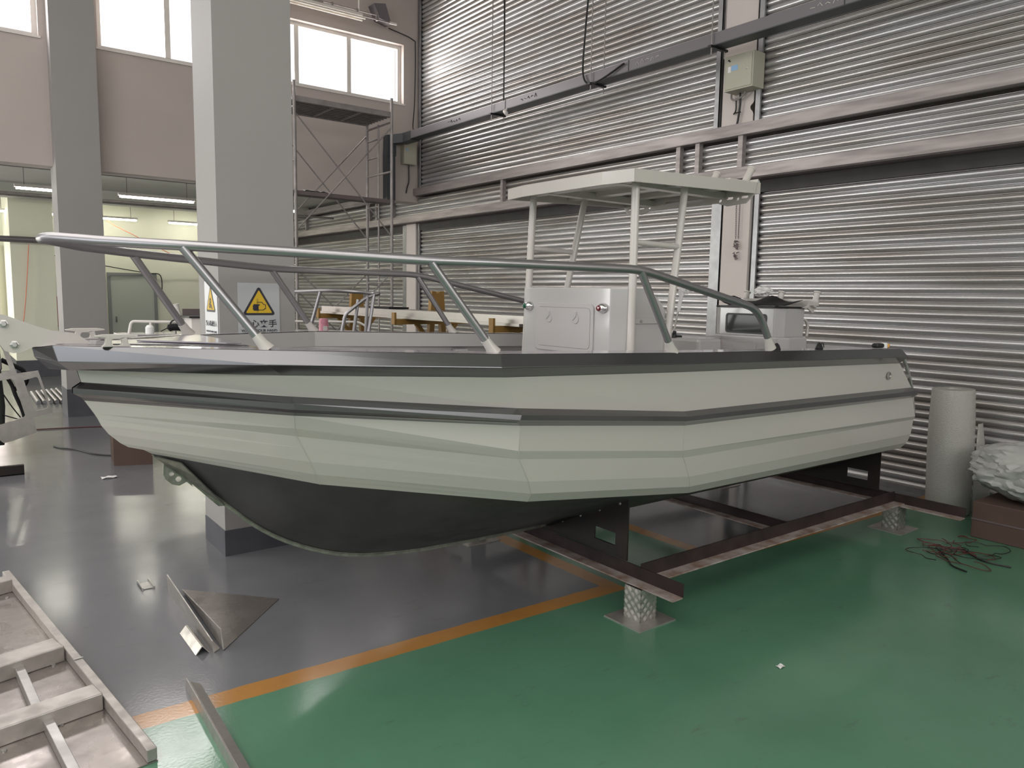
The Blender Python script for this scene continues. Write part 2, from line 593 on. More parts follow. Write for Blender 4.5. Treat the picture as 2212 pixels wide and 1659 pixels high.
def text_mesh(name, body, size, mtx, material, parent, align='CENTER', bold=0.0, xs=1.0):
    cu = bpy.data.curves.new(name, 'FONT')
    cu.body = body
    cu.size = size
    cu.align_x = align
    cu.align_y = 'CENTER'
    cu.extrude = 0.0004
    cu.offset = bold
    tmp = bpy.data.objects.new(name + '_tmp', cu)
    me = bpy.data.meshes.new_from_object(tmp)
    bpy.data.objects.remove(tmp)
    bpy.data.curves.remove(cu)
    mb = MB()
    mb.add([mtx @ Vector((v.co.x * xs, v.co.y, v.co.z)) for v in me.vertices], [tuple(p.vertices) for p in me.polygons])
    bpy.data.meshes.remove(me)
    return mb.build(name, material, parent, weld=False)


def copy_thing(o, offset, label=None):
    """a thing together with its parts and sub-parts"""
    def rec(src, par):
        c = src.copy()
        COL.objects.link(c)
        if par is not None:
            c.parent = par
        for ch in [x for x in src.children]:
            rec(ch, c)
        return c
    c = rec(o, None)
    c.location = Vector(o.location) + Vector(offset)
    if label: c['label'] = label
    return c


def struct(mb, name, material, label=None, parent=None, **k):
    o = mb.build(name, material, parent, **k)
    o['kind'] = 'structure'
    if label: o['label'] = label
    return o

# ================================================================== THE HALL
struct(MB().box((-8.2, -6.2, -0.12), (7.0, 18.2, 0.0)), 'floor', M['floor'], 'painted concrete floor, grey with a green bay and orange lines')
struct(MB().box((-8.2, -6.2, 6.6), (7.0, 11.65, 6.75)), 'ceiling', M['ceiling'], 'high ceiling of the hall')
struct(MB().box((-8.2, 11.65, 3.45), (7.0, 18.2, 3.6)), 'ceiling', M['ceil_grey'], 'lower ceiling of the back room')

WY0, WY1 = 11.35, 11.65
mb = MB()
mb.box((-8.0, WY0, 3.17), (6.85, WY1, 4.725)).box((-8.0, WY0, 5.655), (6.85, WY1, 6.6))
for x0, x1 in ((-8.0, -0.69), (1.23, 1.88), (3.60, 3.99), (6.33, 6.85)):
    mb.box((x0, WY0, 4.725), (x1, WY1, 5.655))
struct(mb, 'wall_back', M['wall_pink'], 'upper wall with high windows over the opening to the back room')
struct(MB().box((-8.0, WY0 - 0.015, 3.17), (6.55, WY0, 3.62)), 'trim_1', M['wall_pink'], 'shallow beam band above the opening')

for i, (x0, x1, mull) in enumerate(((-0.69, 1.23, (0.3,)), (1.88, 3.60, (2.75,)), (3.99, 6.33, (4.56, 5.41)))):
    w = struct(MB().box((x0, WY0 + 0.10, 4.725), (x1, WY0 + 0.16, 4.78)).box((x0, WY0 + 0.10, 5.60), (x1, WY0 + 0.16, 5.655))
               .box((x0, WY0 + 0.10, 4.78), (x0 + 0.06, WY0 + 0.16, 5.60)).box((x1 - 0.06, WY0 + 0.10, 4.78), (x1, WY0 + 0.16, 5.60)),
               'window_%d' % (i + 1), M['frame_white'], ('high window left of the far column', 'high window between the two columns', 'high window next to the roller shutters')[i])
    for m_ in mull:
        MB().box((m_ - 0.035, WY0 + 0.09, 4.78), (m_ + 0.035, WY0 + 0.17, 5.60)).build('mullion', M['frame_white'], w)
    MB().box((x0 - 0.02, WY0 - 0.02, 4.70), (x1 + 0.02, WY0 + 0.10, 4.725)).build('sill', M['frame_white'], w)

# back room
mb = MB()
mb.box((-8.0, 18.0, 0), (-0.75, 18.2, 3.45)).box((1.07, 18.0, 0), (7.0, 18.2, 3.45)).box((-0.75, 18.0, 0), (1.07, 18.2, 0.9)).box((-0.75, 18.0, 2.45), (1.07, 18.2, 3.45))
struct(mb, 'wall_far', M['wall_cream'], 'cream far wall of the back room')
mb = MB().box((1.18, 16.5, 0.31), (1.86, 18.0, 3.45))
p = struct(mb, 'column', M['wall_cream'], 'cream pilaster beside the back room window')
MB().box((1.17, 16.49, 0), (1.87, 18.0, 0.31)).build('dark_base', M['base_dark'], p)
struct(MB().box((1.87, 17.97, 0), (2.86, 18.0, 0.12)).box((3.8, 17.97, 0), (6.6, 18.0, 0.12)), 'baseboard_far', M['base_dark'])
w = struct(MB().box((-0.75, 17.93, 0.9), (1.07, 17.99, 0.97)).box((-0.75, 17.93, 2.38), (1.07, 17.99, 2.45)).box((-0.75, 17.93, 0.9), (-0.68, 17.99, 2.45)).box((1.0, 17.93, 0.9), (1.07, 17.99, 2.45)), 'window_4', M['frame_white'], 'back room window beside the cream pilaster')
MB().box((-0.68, 17.93, 1.72), (1.0, 17.98, 1.78)).build('transom_bar', M['frame_white'], w)
MB().box((0.13, 17.93, 0.97), (0.19, 17.98, 2.38)).build('mullion', M['frame_white'], w)
d = struct(MB().box((3.02, 17.95, 0.0), (3.86, 17.99, 1.93)), 'door_6', M['door_grey'], 'pale grey door in the far wall')
MB().box((2.96, 17.93, 0), (3.02, 17.99, 1.99)).box((3.86, 17.93, 0), (3.92, 17.99, 1.99)).box((3.02, 17.93, 1.93), (3.86, 17.99, 1.99)).build('door_frame', M['door_frame'], d)
MB().box((3.08, 17.90, 0.95), (3.11, 17.95, 1.07)).build('door_handle', M['chrome'], d)

# left and rear walls (out of the frame, with inferred and added light openings)
mb = MB()
mb.box((-8.2, -6, 0), (-8.0, 18, 1.0)).box((-8.2, -6, 1.0), (-8.0, 12, 1.2)).box((-8.2, -6, 4.7), (-8.0, 7.6, 6.6)).box((-8.2, -6, 1.2), (-8.0, -3.0, 4.7)).box((-8.2, 5.4, 1.2), (-8.0, 7.6, 4.7))
mb.box((-8.2, 7.6, 1.2), (-8.0, 11.0, 4.1)).box((-8.2, 7.6, 5.9), (-8.0, 11.0, 6.6)).box((-8.2, 11.0, 1.2), (-8.0, 12.0, 6.6)).box((-8.2, 12.0, 3.2), (-8.0, 18, 6.6)).box((-8.2, 17.4, 1.2), (-8.0, 18, 3.2))
struct(mb, 'wall_left', M['wall'])
w = struct(MB().box((-8.06, -3.0, 1.2), (-8.0, 5.4, 1.27)).box((-8.06, -3.0, 4.63), (-8.0, 5.4, 4.7)).box((-8.06, -3.0, 1.2), (-8.0, -2.93, 4.7)).box((-8.06, 5.33, 1.2), (-8.0, 5.4, 4.7)), 'window_5', M['frame_white'])
for yy in (-0.9, 1.2, 3.3):
    MB().box((-8.04, yy - 0.06, 1.27), (-7.98, yy + 0.06, 4.63)).build('mullion', M['frame_white'], w)
MB().box((-8.04, -3.0, 2.9), (-7.98, 5.4, 3.0)).build('transom_bar', M['frame_white'], w)
mb = MB()
mb.box((-8.2, -6.2, 0), (7.0, -6.0, 2.65)).box((-8.2, -6.2, 5.15), (7.0, -6.0, 6.6)).box((-8.2, -6.2, 2.65), (-4.2, -6.0, 5.15)).box((6.2, -6.2, 2.65), (7.0, -6.0, 5.15))
struct(mb, 'wall_rear', M['wall'])

# shutter wall: piers and the slab behind the shutters
mb = MB()
mb.box((6.9, -6.0, 0), (7.0, 11.65, 6.6)).box((6.9, 11.65, 0), (7.0, 18.0, 3.45))
mb.box((6.6, 4.78, 3.38), (6.9, 5.16, 6.6)).box((6.66, 4.80, 0), (6.9, 5.13, 2.86)).box((6.66, 11.52, 0), (6.9, 11.84, 2.86))
mb.box((6.6, -6.0, 0), (6.9, -1.1, 6.6)).box((6.6, 11.32, 3.38), (6.9, 11.36, 6.6))
struct(mb, 'wall_right', M['wall_pier'], 'plastered piers between the roller shutters')

PITCH = 0.071


def curtain(x, y0, y1, z0, z1):
    mb = MB()
    n = int(round((z1 - z0) / PITCH))
    prof = []
    for i in range(n):
        z = z0 + i * PITCH
        prof.append((0.014, z))
        for k in range(7):
            t = k / 6
            prof.append((-0.019 * math.sin(PI * (0.06 + 0.88 * t)) + 0.0, z + 0.003 + 0.054 * t))
        prof.append((0.016, z + 0.0600))
        prof.append((-0.002, z + 0.0615))
        prof.append((-0.002, z + 0.0640))
        prof.append((0.016, z + 0.0665))
    vs = []
    for (dx, z) in prof:
        vs.append((x + dx, y0, z)); vs.append((x + dx, y1, z))
    fs = [(2 * i, 2 * i + 1, 2 * i + 3, 2 * i + 2) for i in range(len(prof) - 1)]
    mb.add(vs, fs, True)
    return mb


def shutter(i, x, y0, y1, z0, z1, label, rail_w=0.055, wide=None, cap=None):
    d = empty('door_%d' % i, (x, (y0 + y1) / 2, z0), label, None, None, 'structure')
    curtain(x, y0, y1, z0 + 0.03, z1).build('slat_curtain', M['slat'], d)
    for s, yy in ((-1, y0), (1, y1)):
        wr = (wide or {}).get(s, rail_w)
        mb = MB()
        mb.box((x - 0.05, yy, z0), (x - 0.042, yy + s * wr, z1)).box((x - 0.05, yy + s * wr - s * 0.008, z0), (x + 0.03, yy + s * wr, z1))
        mb.box((x - 0.05, yy - s * 0.006, z0), (x - 0.025, yy, z1))
        mb.build('guide_rail', M['rail_zinc'], d)
    MB().box((x - 0.025, y0, z0), (x + 0.015, y1, z0 + 0.045)).build('bottom_bar', M['rail_zinc'], d)
    return d


shutter(1, 6.63, -1.0, 4.70, 3.38, 6.55, 'upper roller shutter on the right, beyond the wall cabinet')
shutter(2, 6.63, 5.24, 11.26, 3.38, 6.42, 'upper roller shutter between the window wall and the pier')
shutter(3, 6.74, -1.0, 4.73, 0.0, 2.84, 'ground level roller shutter on the right')
shutter(4, 6.74, 5.30, 11.46, 0.0, 2.84, 'ground level roller shutter behind the hardtop', wide={-1: 0.13, 1: 0.05})
shutter(5, 6.74, 12.02, 17.9, 0.0, 2.84, 'ground level roller shutter of the back room', wide={-1: 0.13, 1: 0.05})

# hood that boxes in the lower shutters
h = empty('trim_2', (6.6, 8.4, 2.85), 'shutter hood: two dirty galvanised beams with slats between them', None, None, 'structure')
MB().box((6.50, -1.1, 3.275), (6.62, 17.95, 3.385)).build('top_beam', M['beam_dirty'], h, bevel=0.004)
MB().box((6.50, -1.1, 2.850), (6.62, 17.95, 2.965)).build('bottom_beam', M['beam_dirty'], h, bevel=0.004)
curtain(6.60, -1.1, 17.95, 2.962, 2.962 + 5 * 0.0635).build('hood_slats', M['slat'], h)
MB().box((6.52, -1.1, 2.842), (6.88, 17.95, 2.852)).build('soffit_plate', M['scaf_dark'], h)
MB().box((6.70, -1.1, 2.725), (6.715, 17.95, 2.842)).build('dark_strip_plate', M['dark_strip'], h)  # dark strip across the top of the lower shutters
MB().box((6.50, -1.1, 3.383), (6.64, 17.95, 3.39)).build('top_flashing', M['beam_dirty'], h)
for yy in (4.86, 5.40, 5.66, 8.88, 12.12, 12.72, 13.0, 16.0, 1.4):
    MB().box((6.525, yy - 0.028, 2.965), (6.585, yy + 0.028, 3.275)).build('divider', M['beam_dirty'], h)
# curved end of the upper shutter's roll box under the ceiling
q = [(6.9, 6.6), (6.9, 6.32), (6.72, 6.35), (6.60, 6.42), (6.56, 6.50), (6.55, 6.6)]
struct(MB().prism(q, 'y', -1.05, 4.74).prism(q, 'y', 5.2, 11.3), 'trim_3', M['scaf_dark'], 'roll boxes of the upper shutters')

# columns
def column(x0, x1, y0, y1, top, basez, label):
    c = struct(MB().box((x0, y0, basez), (x1, y1, top)), 'column', M['column'], label)
    MB().box((x0 - 0.004, y0 - 0.004, 0), (x1 + 0.004, y1 + 0.004, basez)).build('dark_base', M['base_dark'], c)
    return c


column(1.375, 1.845, 4.72, 5.14, 6.6, 0.165, 'near white column with two warning signs')
column(1.315, 1.815, 11.10, 11.60, 6.6, 0.36, 'far column at the edge of the window wall')

# ================================================================== THE BOAT
D = 3.41
boat = empty('motor_boat', (2.9, D, 0.25), 'large white aluminium fishing boat with dark grey gunwale, on steel cradle in the foreground', 'boat')
LV = {
    'gt': [(0.996, .60, 1.430), (1.781, 1.0, 1.418), (2.826, 1.0, 1.390), (5.091, .98, 1.342)],
    'gc': [(0.979, .63, 1.378), (1.764, 1.03, 1.368), (2.811, 1.03, 1.339), (5.130, 1.01, 1.289)],
    'gb': [(1.056, .57, 1.330), (1.831, .96, 1.320), (2.872, .96, 1.291), (5.160, .94, 1.242)],
    'sw': [(0.453, .01, 1.281), (1.101, .54, 1.242), (1.913, .94, 1.185), (2.969, .94, 1.088), (5.384, .925, 1.063)],
    'so': [(0.422, .015, 1.259), (1.097, .58, 1.219), (1.903, .985, 1.163), (2.952, .985, 1.069), (5.390, .965, 1.044)],
    'sp': [(0.422, .015, 1.238), (1.096, .58, 1.195), (1.896, .985, 1.142), (2.949, .985, 1.046), (5.394, .965, 1.013)],
    'sb': [(0.460, .01, 1.207), (1.115, .53, 1.163), (1.940, .93, 1.107), (2.991, .93, 1.012), (5.434, .915, .987)],
    'a1': [(0.493, .01, 1.151), (1.130, .50, 1.106), (1.941, .92, .997), (2.999, .92, .880), (5.520, .905, .847)],
    'a2': [(0.504, .01, 1.130), (1.147, .475, 1.068), (1.960, .90, .956), (3.030, .90, .837), (5.540, .885, .819)],
    'b1': [(0.541, .01, 1.064), (1.212, .455, .951), (2.030, .88, .844), (3.105, .88, .723), (5.559, .865, .707)],
    'b2': [(0.611, .01, 1.003), (1.242, .43, .889), (2.067, .855, .779), (3.145, .855, .659), (5.567, .84, .641)],
    'c': [(0.698, .01, .966), (1.274, .40, .836), (2.078, .81, .731), (3.193, .81, .608), (5.560, .80, .595)]}
LV['gb0'] = [(0.44, .01, 1.330)] + LV['gb']


def side(p, s):
    return (p[0], D + s * p[1], p[2])


hull = MB()
def between(n1, n2, t, stem_pt):
    r = [stem_pt]
    for p, q in zip(LV[n1][1:], LV[n2][1:]):
        r.append(tuple(p[i] + (q[i] - p[i]) * t for i in range(3)))
    return r


LV['a3'] = between('a2', 'b1', .45, (0.516, .01, 1.101))
LV['b1b'] = between('b1', 'b2', .5, (0.582, .01, 1.023))
LV['b3'] = between('b2', 'c', .5, (0.668, .01, .985))
names = ['gb0', 'sw', 'sb', 'a1', 'a2', 'a3', 'b1', 'b1b', 'b2', 'b3', 'c']
for s in (-1, 1):
    rows = [[side(p, s) for p in LV[n]] for n in names]
    # fill in between stem and first seam for a fair bow
    hull.grid(rows)
tr = [LV[n][-1] for n in names]
vs = [side(p, -1) for p in tr] + [side(p, 1) for p in tr]
n = len(tr)
hull.add(vs, [(i, i + 1, n + i + 1, n + i) for i in range(n - 1)])
hull = hull.build('hull', M['white_gel'], boat)
# thin weld seams of the side plates
for si in (1, 2, 3):
    for s in (-1,):
        seam = MB().tube([side((p[0], p[1] + 0.0005, p[2]), s) for p in [LV[n][si] for n in ('sb', 'a1', 'a2', 'b1', 'b2', 'c')]], 0.0016, 5)
        seam.build('weld_seam', M['white_gel'], hull)

keel_pts = [(0.732, .95), (0.80, .887), (0.868, .821), (0.945, .748), (1.023, .676), (1.12, .585), (1.232, .504), (1.345, .442), (1.461, .392), (1.57, .357), (1.684, .332), (1.83, .312), (1.981, .299), (2.277, .289), (2.599, .285), (3.2, .285), (5.55, .285)]


def chine_at(x):
    c = LV['c']
    for a, b in zip(c[:-1], c[1:]):
        if x <= b[0]:
            t = (x - a[0]) / (b[0] - a[0])
            return tuple(a[i] + (b[i] - a[i]) * t for i in range(3))
    return c[-1]


bot = MB()
for s in (-1, 1):
    rows = []
    xs_k = keel_pts
    for i, (kx, kz) in enumerate(xs_k):
        cx_ = 0.698 + (kx - 0.732) * (5.55 - 0.698) / (5.55 - 0.732)
        c = chine_at(cx_)
        mid = ((c[0] + kx) / 2, c[1] * 0.50, kz + (c[2] - kz) * 0.46)
        rows.append([side(c, s), side(mid, s), (kx, D, kz)])
    bot.grid(rows, smooth=True)
bot.add([side(LV['c'][-1], -1), (5.55, D, .285), side(LV['c'][-1], 1)], [(0, 1, 2)])
bot = bot.build('hull_bottom', M['hull_black'], boat)
bot.data.set_sharp_from_angle(angle=0.5)
kp = MB()
ks = spline([(x, D, z - 0.004) for x, z in keel_pts[:-2]], 3) + [Vector((5.5, D, .281))]
for a, b in zip(ks[:-1], ks[1:]):
    kp.bar(a, b, 0.014, 0.022, up=(0, 1, 0))
kp.tube([p + V(0, -0.012, 0.010) for p in ks], 0.0035, 6).tube([p + V(0, 0.012, 0.010) for p in ks], 0.0035, 6)
kp.build('keel_strip', M['keel'], boat)
# stem doubler plate and tow eye
stem = MB()
stem.add([(0.705, D - .02, .955), (0.80, D - .075, .925), (0.85, D - .07, .865), (0.99, D - .018, .70), (0.965, D - .012, .70), (0.83, D - .012, .845)], [(0, 1, 2, 5), (5, 2, 3, 4)])
stem.add([(0.705, D + .02, .955), (0.80, D + .075, .925), (0.85, D + .07, .865), (0.99, D + .018, .70), (0.965, D + .012, .70), (0.83, D + .012, .845)], [(0, 1, 2, 5), (5, 2, 3, 4)])
stem.build('stem_plate', M['keel'], boat, solid=0.006)
mtx = frame_matrix((0, D, 0), (1, 0, 0), (0, 0, 1))
plate('tow_eye', [[(0.745, .925), (0.742, .87), (0.752, .845), (0.775, .822), (0.805, .812), (0.835, .825), (0.86, .80), (0.84, .86), (0.80, .90)],
                  circle(0.775, .868, .010, 10), circle(0.802, .842, .012, 10)], 0.012, mtx, M['keel'], boat)

# rubbing strake
st = MB()
for s in (-1, 1):
    rows = [[side(p, s) for p in LV[n]] for n in ('sw', 'so')]
    mid = [((a[0] + b[0]) / 2, (a[1] + b[1]) / 2 - 0.004, (a[2] + b[2]) / 2 + 0.0) for a, b in zip(LV['so'], LV['sp'])]
    groove_o = [(p[0], p[1] - 0.018, p[2] - 0.010) for p in LV['sp']]
    groove_i = [(p[0], p[1] - 0.024, p[2] - 0.014) for p in LV['sp']]
    groove_i[0] = (LV['sb'][0][0] - .012, .010, LV['sb'][0][2] + .015)
    groove_o[0] = (LV['sb'][0][0] - .020, .012, LV['sb'][0][2] + .019)
    rows += [[side(p, s) for p in LV['sp']], [side(p, s) for p in groove_o], [side(p, s) for p in groove_i], [side(p, s) for p in LV['sb']]]
    st.grid(rows)
    e = [r[-1] for r in rows]
    st.add(e, [tuple(range(len(e)))])
st.build('rub_rail', M['grey_paint'], boat)

# gunwale: outer fascia + side deck, closed at the bow
gw = MB()
BT = [(0.348, .12, 1.435), (0.362, .135, 1.374), (0.401, .115, 1.340)]
TIP = [(0.293, 0, 1.42), (0.300, 0, 1.385), (0.345, 0, 1.338)]
inner = [(1.00, .47, 1.432), (1.79, .865, 1.420), (2.83, .87, 1.392), (5.03, .85, 1.344)]
for s in (-1, 1):
    rows = []
    for k, nm in enumerate(('gt', 'gc', 'gb')):
        rows.append([side(TIP[k], s), side(BT[k], s)] + [side(p, s) for p in LV[nm]])
    gw.grid(rows)
    # return under the fascia to the topside
    g = LV['gb']
    und = [side((0.44, .01, 1.332), s), side((0.46, .03, 1.332), s)] + [side((p[0], p[1] - .015, p[2] + .004), s) for p in g]
    gw.grid([rows[2], und])
    e = [rows[0][-1], rows[1][-1], rows[2][-1], side((5.09, .85, 1.30), s), side((5.03, .85, 1.344), s)]
    gw.add(e, [tuple(range(5))])
gw.build('gunwale', M['grey_paint'], boat, bevel=0.003)
dk = MB()
for s in (-1, 1):
    outer = [side(TIP[0], s), side(BT[0], s)] + [side(p, s) for p in LV['gt']]
    inn = [side(TIP[0], s), side((0.40, .07, 1.435), s)] + [side(p, s) for p in inner]
    dk.grid([[(a[0], a[1], a[2] + .0015) for a in outer], [(a[0], a[1], a[2] + .0015) for a in inn]])
dk.add([(0.31, D, 1.437)] + [(0.40, D - .07, 1.437), (1.00, D - .47, 1.4335), (1.00, D + .47, 1.4335), (0.40, D + .07, 1.437)], [(0, 1, 2, 3, 4)])
dk.build('side_deck', M['deck_grey'], boat)
# foredeck hatch, slightly raised
MB().prism([(0.66, D), (0.93, D - .30), (0.99, D - .30), (0.99, D + .30), (0.93, D + .30)], 'z', 1.437, 1.443).build('foredeck_hatch', M['deck_grey'], boat, bevel=0.002)
for y0, y1 in ((-.42, -.38), (.38, .42)):
    MB().prism([(0.55, D + y0 * .35), (0.55, D + y1 * .35), (0.98, D + y1), (0.98, D + y0)], 'z', 1.4365, 1.4385).build('grip_strip', M['black'], boat)

# cockpit liner
ck = MB()
for s in (-1, 1):
    up = [side((p[0], p[1], p[2] - .002), s) for p in inner]
    ap = [side((p[0], p[1] - .004, p[2] - .088), s) for p in inner]
    ck.grid([up, ap])
    rec = [side((p[0], p[1] + (-.03, .0, .05, .05)[i], p[2] - .088), s) for i, p in enumerate(inner)]
    ck.grid([ap, rec])
    lo = [side((p[0], p[1] + (-.27, -.20, .0, .03)[i], .98), s) for i, p in enumerate(inner)]
    ck.grid([rec, lo])
ck.add([(1.0, D - .47, 1.43), (1.0, D + .47, 1.43), (1.0, D + .20, .98), (1.0, D - .20, .98)], [(0, 1, 2, 3)])
ck.add([(5.03, D - .85, 1.34), (5.03, D + .85, 1.34), (5.03, D + .88, .98), (5.03, D - .88, .98)], [(0, 1, 2, 3)])
ck.add([(1.0, D - .20, .98), (1.79, D - .665, .98), (2.83, D - .87, .98), (5.03, D - .88, .98), (5.03, D + .88, .98), (2.83, D + .87, .98), (1.79, D + .665, .98), (1.0, D + .20, .98)], [tuple(range(8))])
ck.add([(5.03, D - .85, 1.344), (5.09, D - .94, 1.33), (5.09, D + .94, 1.33), (5.03, D + .85, 1.344)], [(0, 1, 2, 3)])
ck = ck.build('cockpit_liner', M['white_cool'], boat)
for s in (-1, 1):
    for x0, x1 in ((2.78, 2.88), (3.75, 3.86), (4.60, 4.70)):
        yy0, yy1 = sorted((D + s * .866, D + s * .905))
        MB().box((x0, yy0, 1.0), (x1, yy1, 1.285)).build('side_frame', M['white_cool'], ck)

# bow rail
rail = empty('bow_rail', (0, 0, 0))
rail.parent = boat
rail.location = world_of(boat).inverted() @ V(1.5, D, 1.4)
tip = [(0.50, .235, 1.824), (0.42, .135, 1.832), (0.375, .075, 1.836), (0.352, .035, 1.835), (0.345, 0, 1.834)]
near = [(3.634, .97, 1.395), (3.502, .97, 1.600), (2.560, 1.0, 1.777), (1.75, .93, 1.778), (1.541, .865, 1.778), (0.744, .432, 1.812)] + tip
def rail_side(s):
    return [Vector(side(p, s)) for p in near]
a = smooth_path(rail_side(-1)[:3], .10, 6)[:-1] + smooth_path(rail_side(-1)[1:], .12, 6)[2:]
pa = rail_side(-1)
body = smooth_path(pa[:-4], .10, 6)[:-1] + spline(pa[-5:-1], 5)
nearp = body + [Vector((0.345, D, 1.834))]
farp = [Vector((p.x, 2 * D - p.y, p.z)) for p in reversed(body)]
MB().tube(nearp + farp, 0.0195, 14).build('top_rail', M['rail_tube'], rail)
FT = [((1.006, .554, 1.432), (0.744, .432, 1.805)), ((1.805, .92, 1.420), (1.541, .865, 1.770)), ((2.828, .973, 1.392), (2.560, 1.0, 1.770))]
for s in (-1, 1):
    for f, t in FT:
        f_, t_ = Vector(side(f, s)), Vector(side(t, s))
        sp = MB().tube([f_, t_], 0.0175, 12).build('stanchion', M['rail_tube'], rail)
        dr = (t_ - f_).normalized()
        MB().tube([f_ - dr * .004, f_ + dr * .03, f_ + dr * .065], [.030, .022, .0195], 12).build('foot_boot', M['white_gel'], sp)
    f_ = Vector(side((3.634, .97, 1.386), s))
    MB().tube([f_, f_ + V(-.02, 0, .035), f_ + V(-.035, 0, .06)], [.030, .023, .0205], 12).build('foot_boot', M['white_gel'], rail)

# bow roller bracket on the stem head
outl = [(-0.05, 1.565), (0.10, 1.555), (0.19, 1.550), (0.215, 1.545), (0.301, 1.508), (0.36, 1.486), (0.44, 1.474), (0.485, 1.440), (0.485, 1.432), (0.296, 1.427), (0.262, 1.409), (0.232, 1.405), (0.205, 1.415), (0.19, 1.44), (0.13, 1.45), (-0.05, 1.46)]
br = plate('bow_roller', [outl], 0.008, frame_matrix((0, D - .04, 0), (1, 0, 0), (0, 0, 1)), M['white_gel'], boat)
plate('cheek_plate', [outl], 0.008, frame_matrix((0, D + .04, 0), (1, 0, 0), (0, 0, 1)), M['white_gel'], br)
for bx, bz in ((0.236, 1.437), (0.206, 1.515)):
    MB().lathe([(0.016, 0), (0.016, .003), (0.011, .0035), (0.011, .011), (0.008, .013), (0, .013)], (bx, D - .045, bz), (0, -1, 0), 6, False).build('bolt', M['alu'], br)
MB().lathe([(.018, -.034), (.028, -.03), (.016, 0), (.028, .03), (.018, .034)], (0.15, D, 1.50), (0, 1, 0), 18).build('roller', M['black'], br)

# deck cleats
def cleat(x, y, z, parent, l=.075):
    out = [(-l, .042), (-l * .6, .047), (l * .6, .047), (l, .042), (l * .95, .037), (.036, .033), (.040, .012), (.052, 0), (-.052, 0), (-.040, .012), (-.036, .033), (-l * .95, .037)]
    hole = rrect(.036, .024, .011, 4, 0, .017)
    return plate('cleat', [out, hole], .022, frame_matrix((x, y, z), (1, 0, 0), (0, 0, 1)), M['white_gel'], parent, bevel=.003)


cleat(0.543, D - .245, 1.434, boat)
cleat(0.508, D + .235, 1.436, boat)

# centre console
con = MB()
prof = [(0, 0.98), (0, 1.701), (3.22, 1.703), (3.325, 1.62), (3.375, 1.555), (3.417, 1.45), (3.417, .98)]
rows = []
for yy, xf in ((-.45, 3.05), (-.385, 2.98), (.385, 2.98), (.45, 3.05)):
    rows.append([(xf if p[0] == 0 else p[0], D + yy, p[1]) for p in prof])
con.grid([r + [r[0]] for r in rows])
con.add(rows[0], [tuple(range(7))]).add(rows[3], [tuple(range(7))])
con = con.build('console', M['white_cool'], boat, bevel=.004)
hm = frame_matrix((2.978, D, 1.468), (0, -1, 0), (0, 0, 1))
hx = 0.0
ht = plate('hatch_frame', [rrect(.52, .285, .035, 6, 0, 0), rrect(.47, .235, .028, 6)], .012, hm, M['hatch_white'], con, bevel=.003)
hd = plate('hatch_lid', [rrect(.468, .233, .027, 6)], .016, hm, M['hatch_white'], con, bevel=.004)
for dx in (-.125, .115):
    tear = [(dx + .026 * math.cos(a), .052 + .026 * math.sin(a)) for a in [PI * (0.95 + k * 1.1 / 12) for k in range(13)]] + [(dx + .006, .098), (dx, .101), (dx - .006, .098)]
    kn = plate('latch', [tear], .006, frame_matrix((2.969, D, 1.468), (0, -1, 0), (0, 0, 1)), M['hatch_white'], hd, bevel=.002)
    plate('latch_grip', [[(dx - .003, .095), (dx + .009, .09), (dx + .008, .07), (dx - .012, .05), (dx - .022, .045), (dx - .015, .062)]], .010,
          frame_matrix((2.967, D, 1.468), (0, -1, 0), (0, 0, 1)), M['white_cool'], hd)
for yy, lens, nm in ((.325, 'green_lens', 'green'), (-.33, 'red_lens', 'red')):
    c_ = V(2.976, D + yy, 1.588)
    lt = MB().lathe([(.036, 0), (.035, .008), (.027, .022), (.012, .030), (0, .031)], c_, (-1, 0, 0), 24)
    lt.v = [((v[0]), c_.y + (v[1] - c_.y) * 1.0, c_.z + (v[2] - c_.z) * .78) for v in lt.v]
    lt = lt.build('navigation_light', M['chrome'], con)
    lt['label'] = 'chrome navigation light with %s lens' % nm
    ln = MB().lathe([(.020, .012), (.019, .030), (.012, .036), (0, .037)], c_ + V(0, (.014 if yy > 0 else .004), 0), (-1, 0, 0), 20)
    ln.v = [(v[0], v[1], c_.z + (v[2] - c_.z) * .85) for v in ln.v]
    ln.build('lens', M[lens], lt)
MB().box((3.10, D - .462, 1.0), (3.36, D - .452, 1.505)).build('side_locker_panel', M['white_cool'], con, bevel=.003)
lg = MB().box((3.09, D - .468, 1.505), (3.36, D - .450, 1.535)).build('locker_ledge', M['white_cool'], con, bevel=.002)
for bx in (3.14, 3.335):
    MB().lathe([(.009, 0), (.008, .005), (0, .006)], (bx, D - .468, 1.52), (0, -1, 0), 12).build('screw', M['alu'], lg)

# hardtop
def roofz(x):
    return 2.320 + (x - 2.922) * 0.033


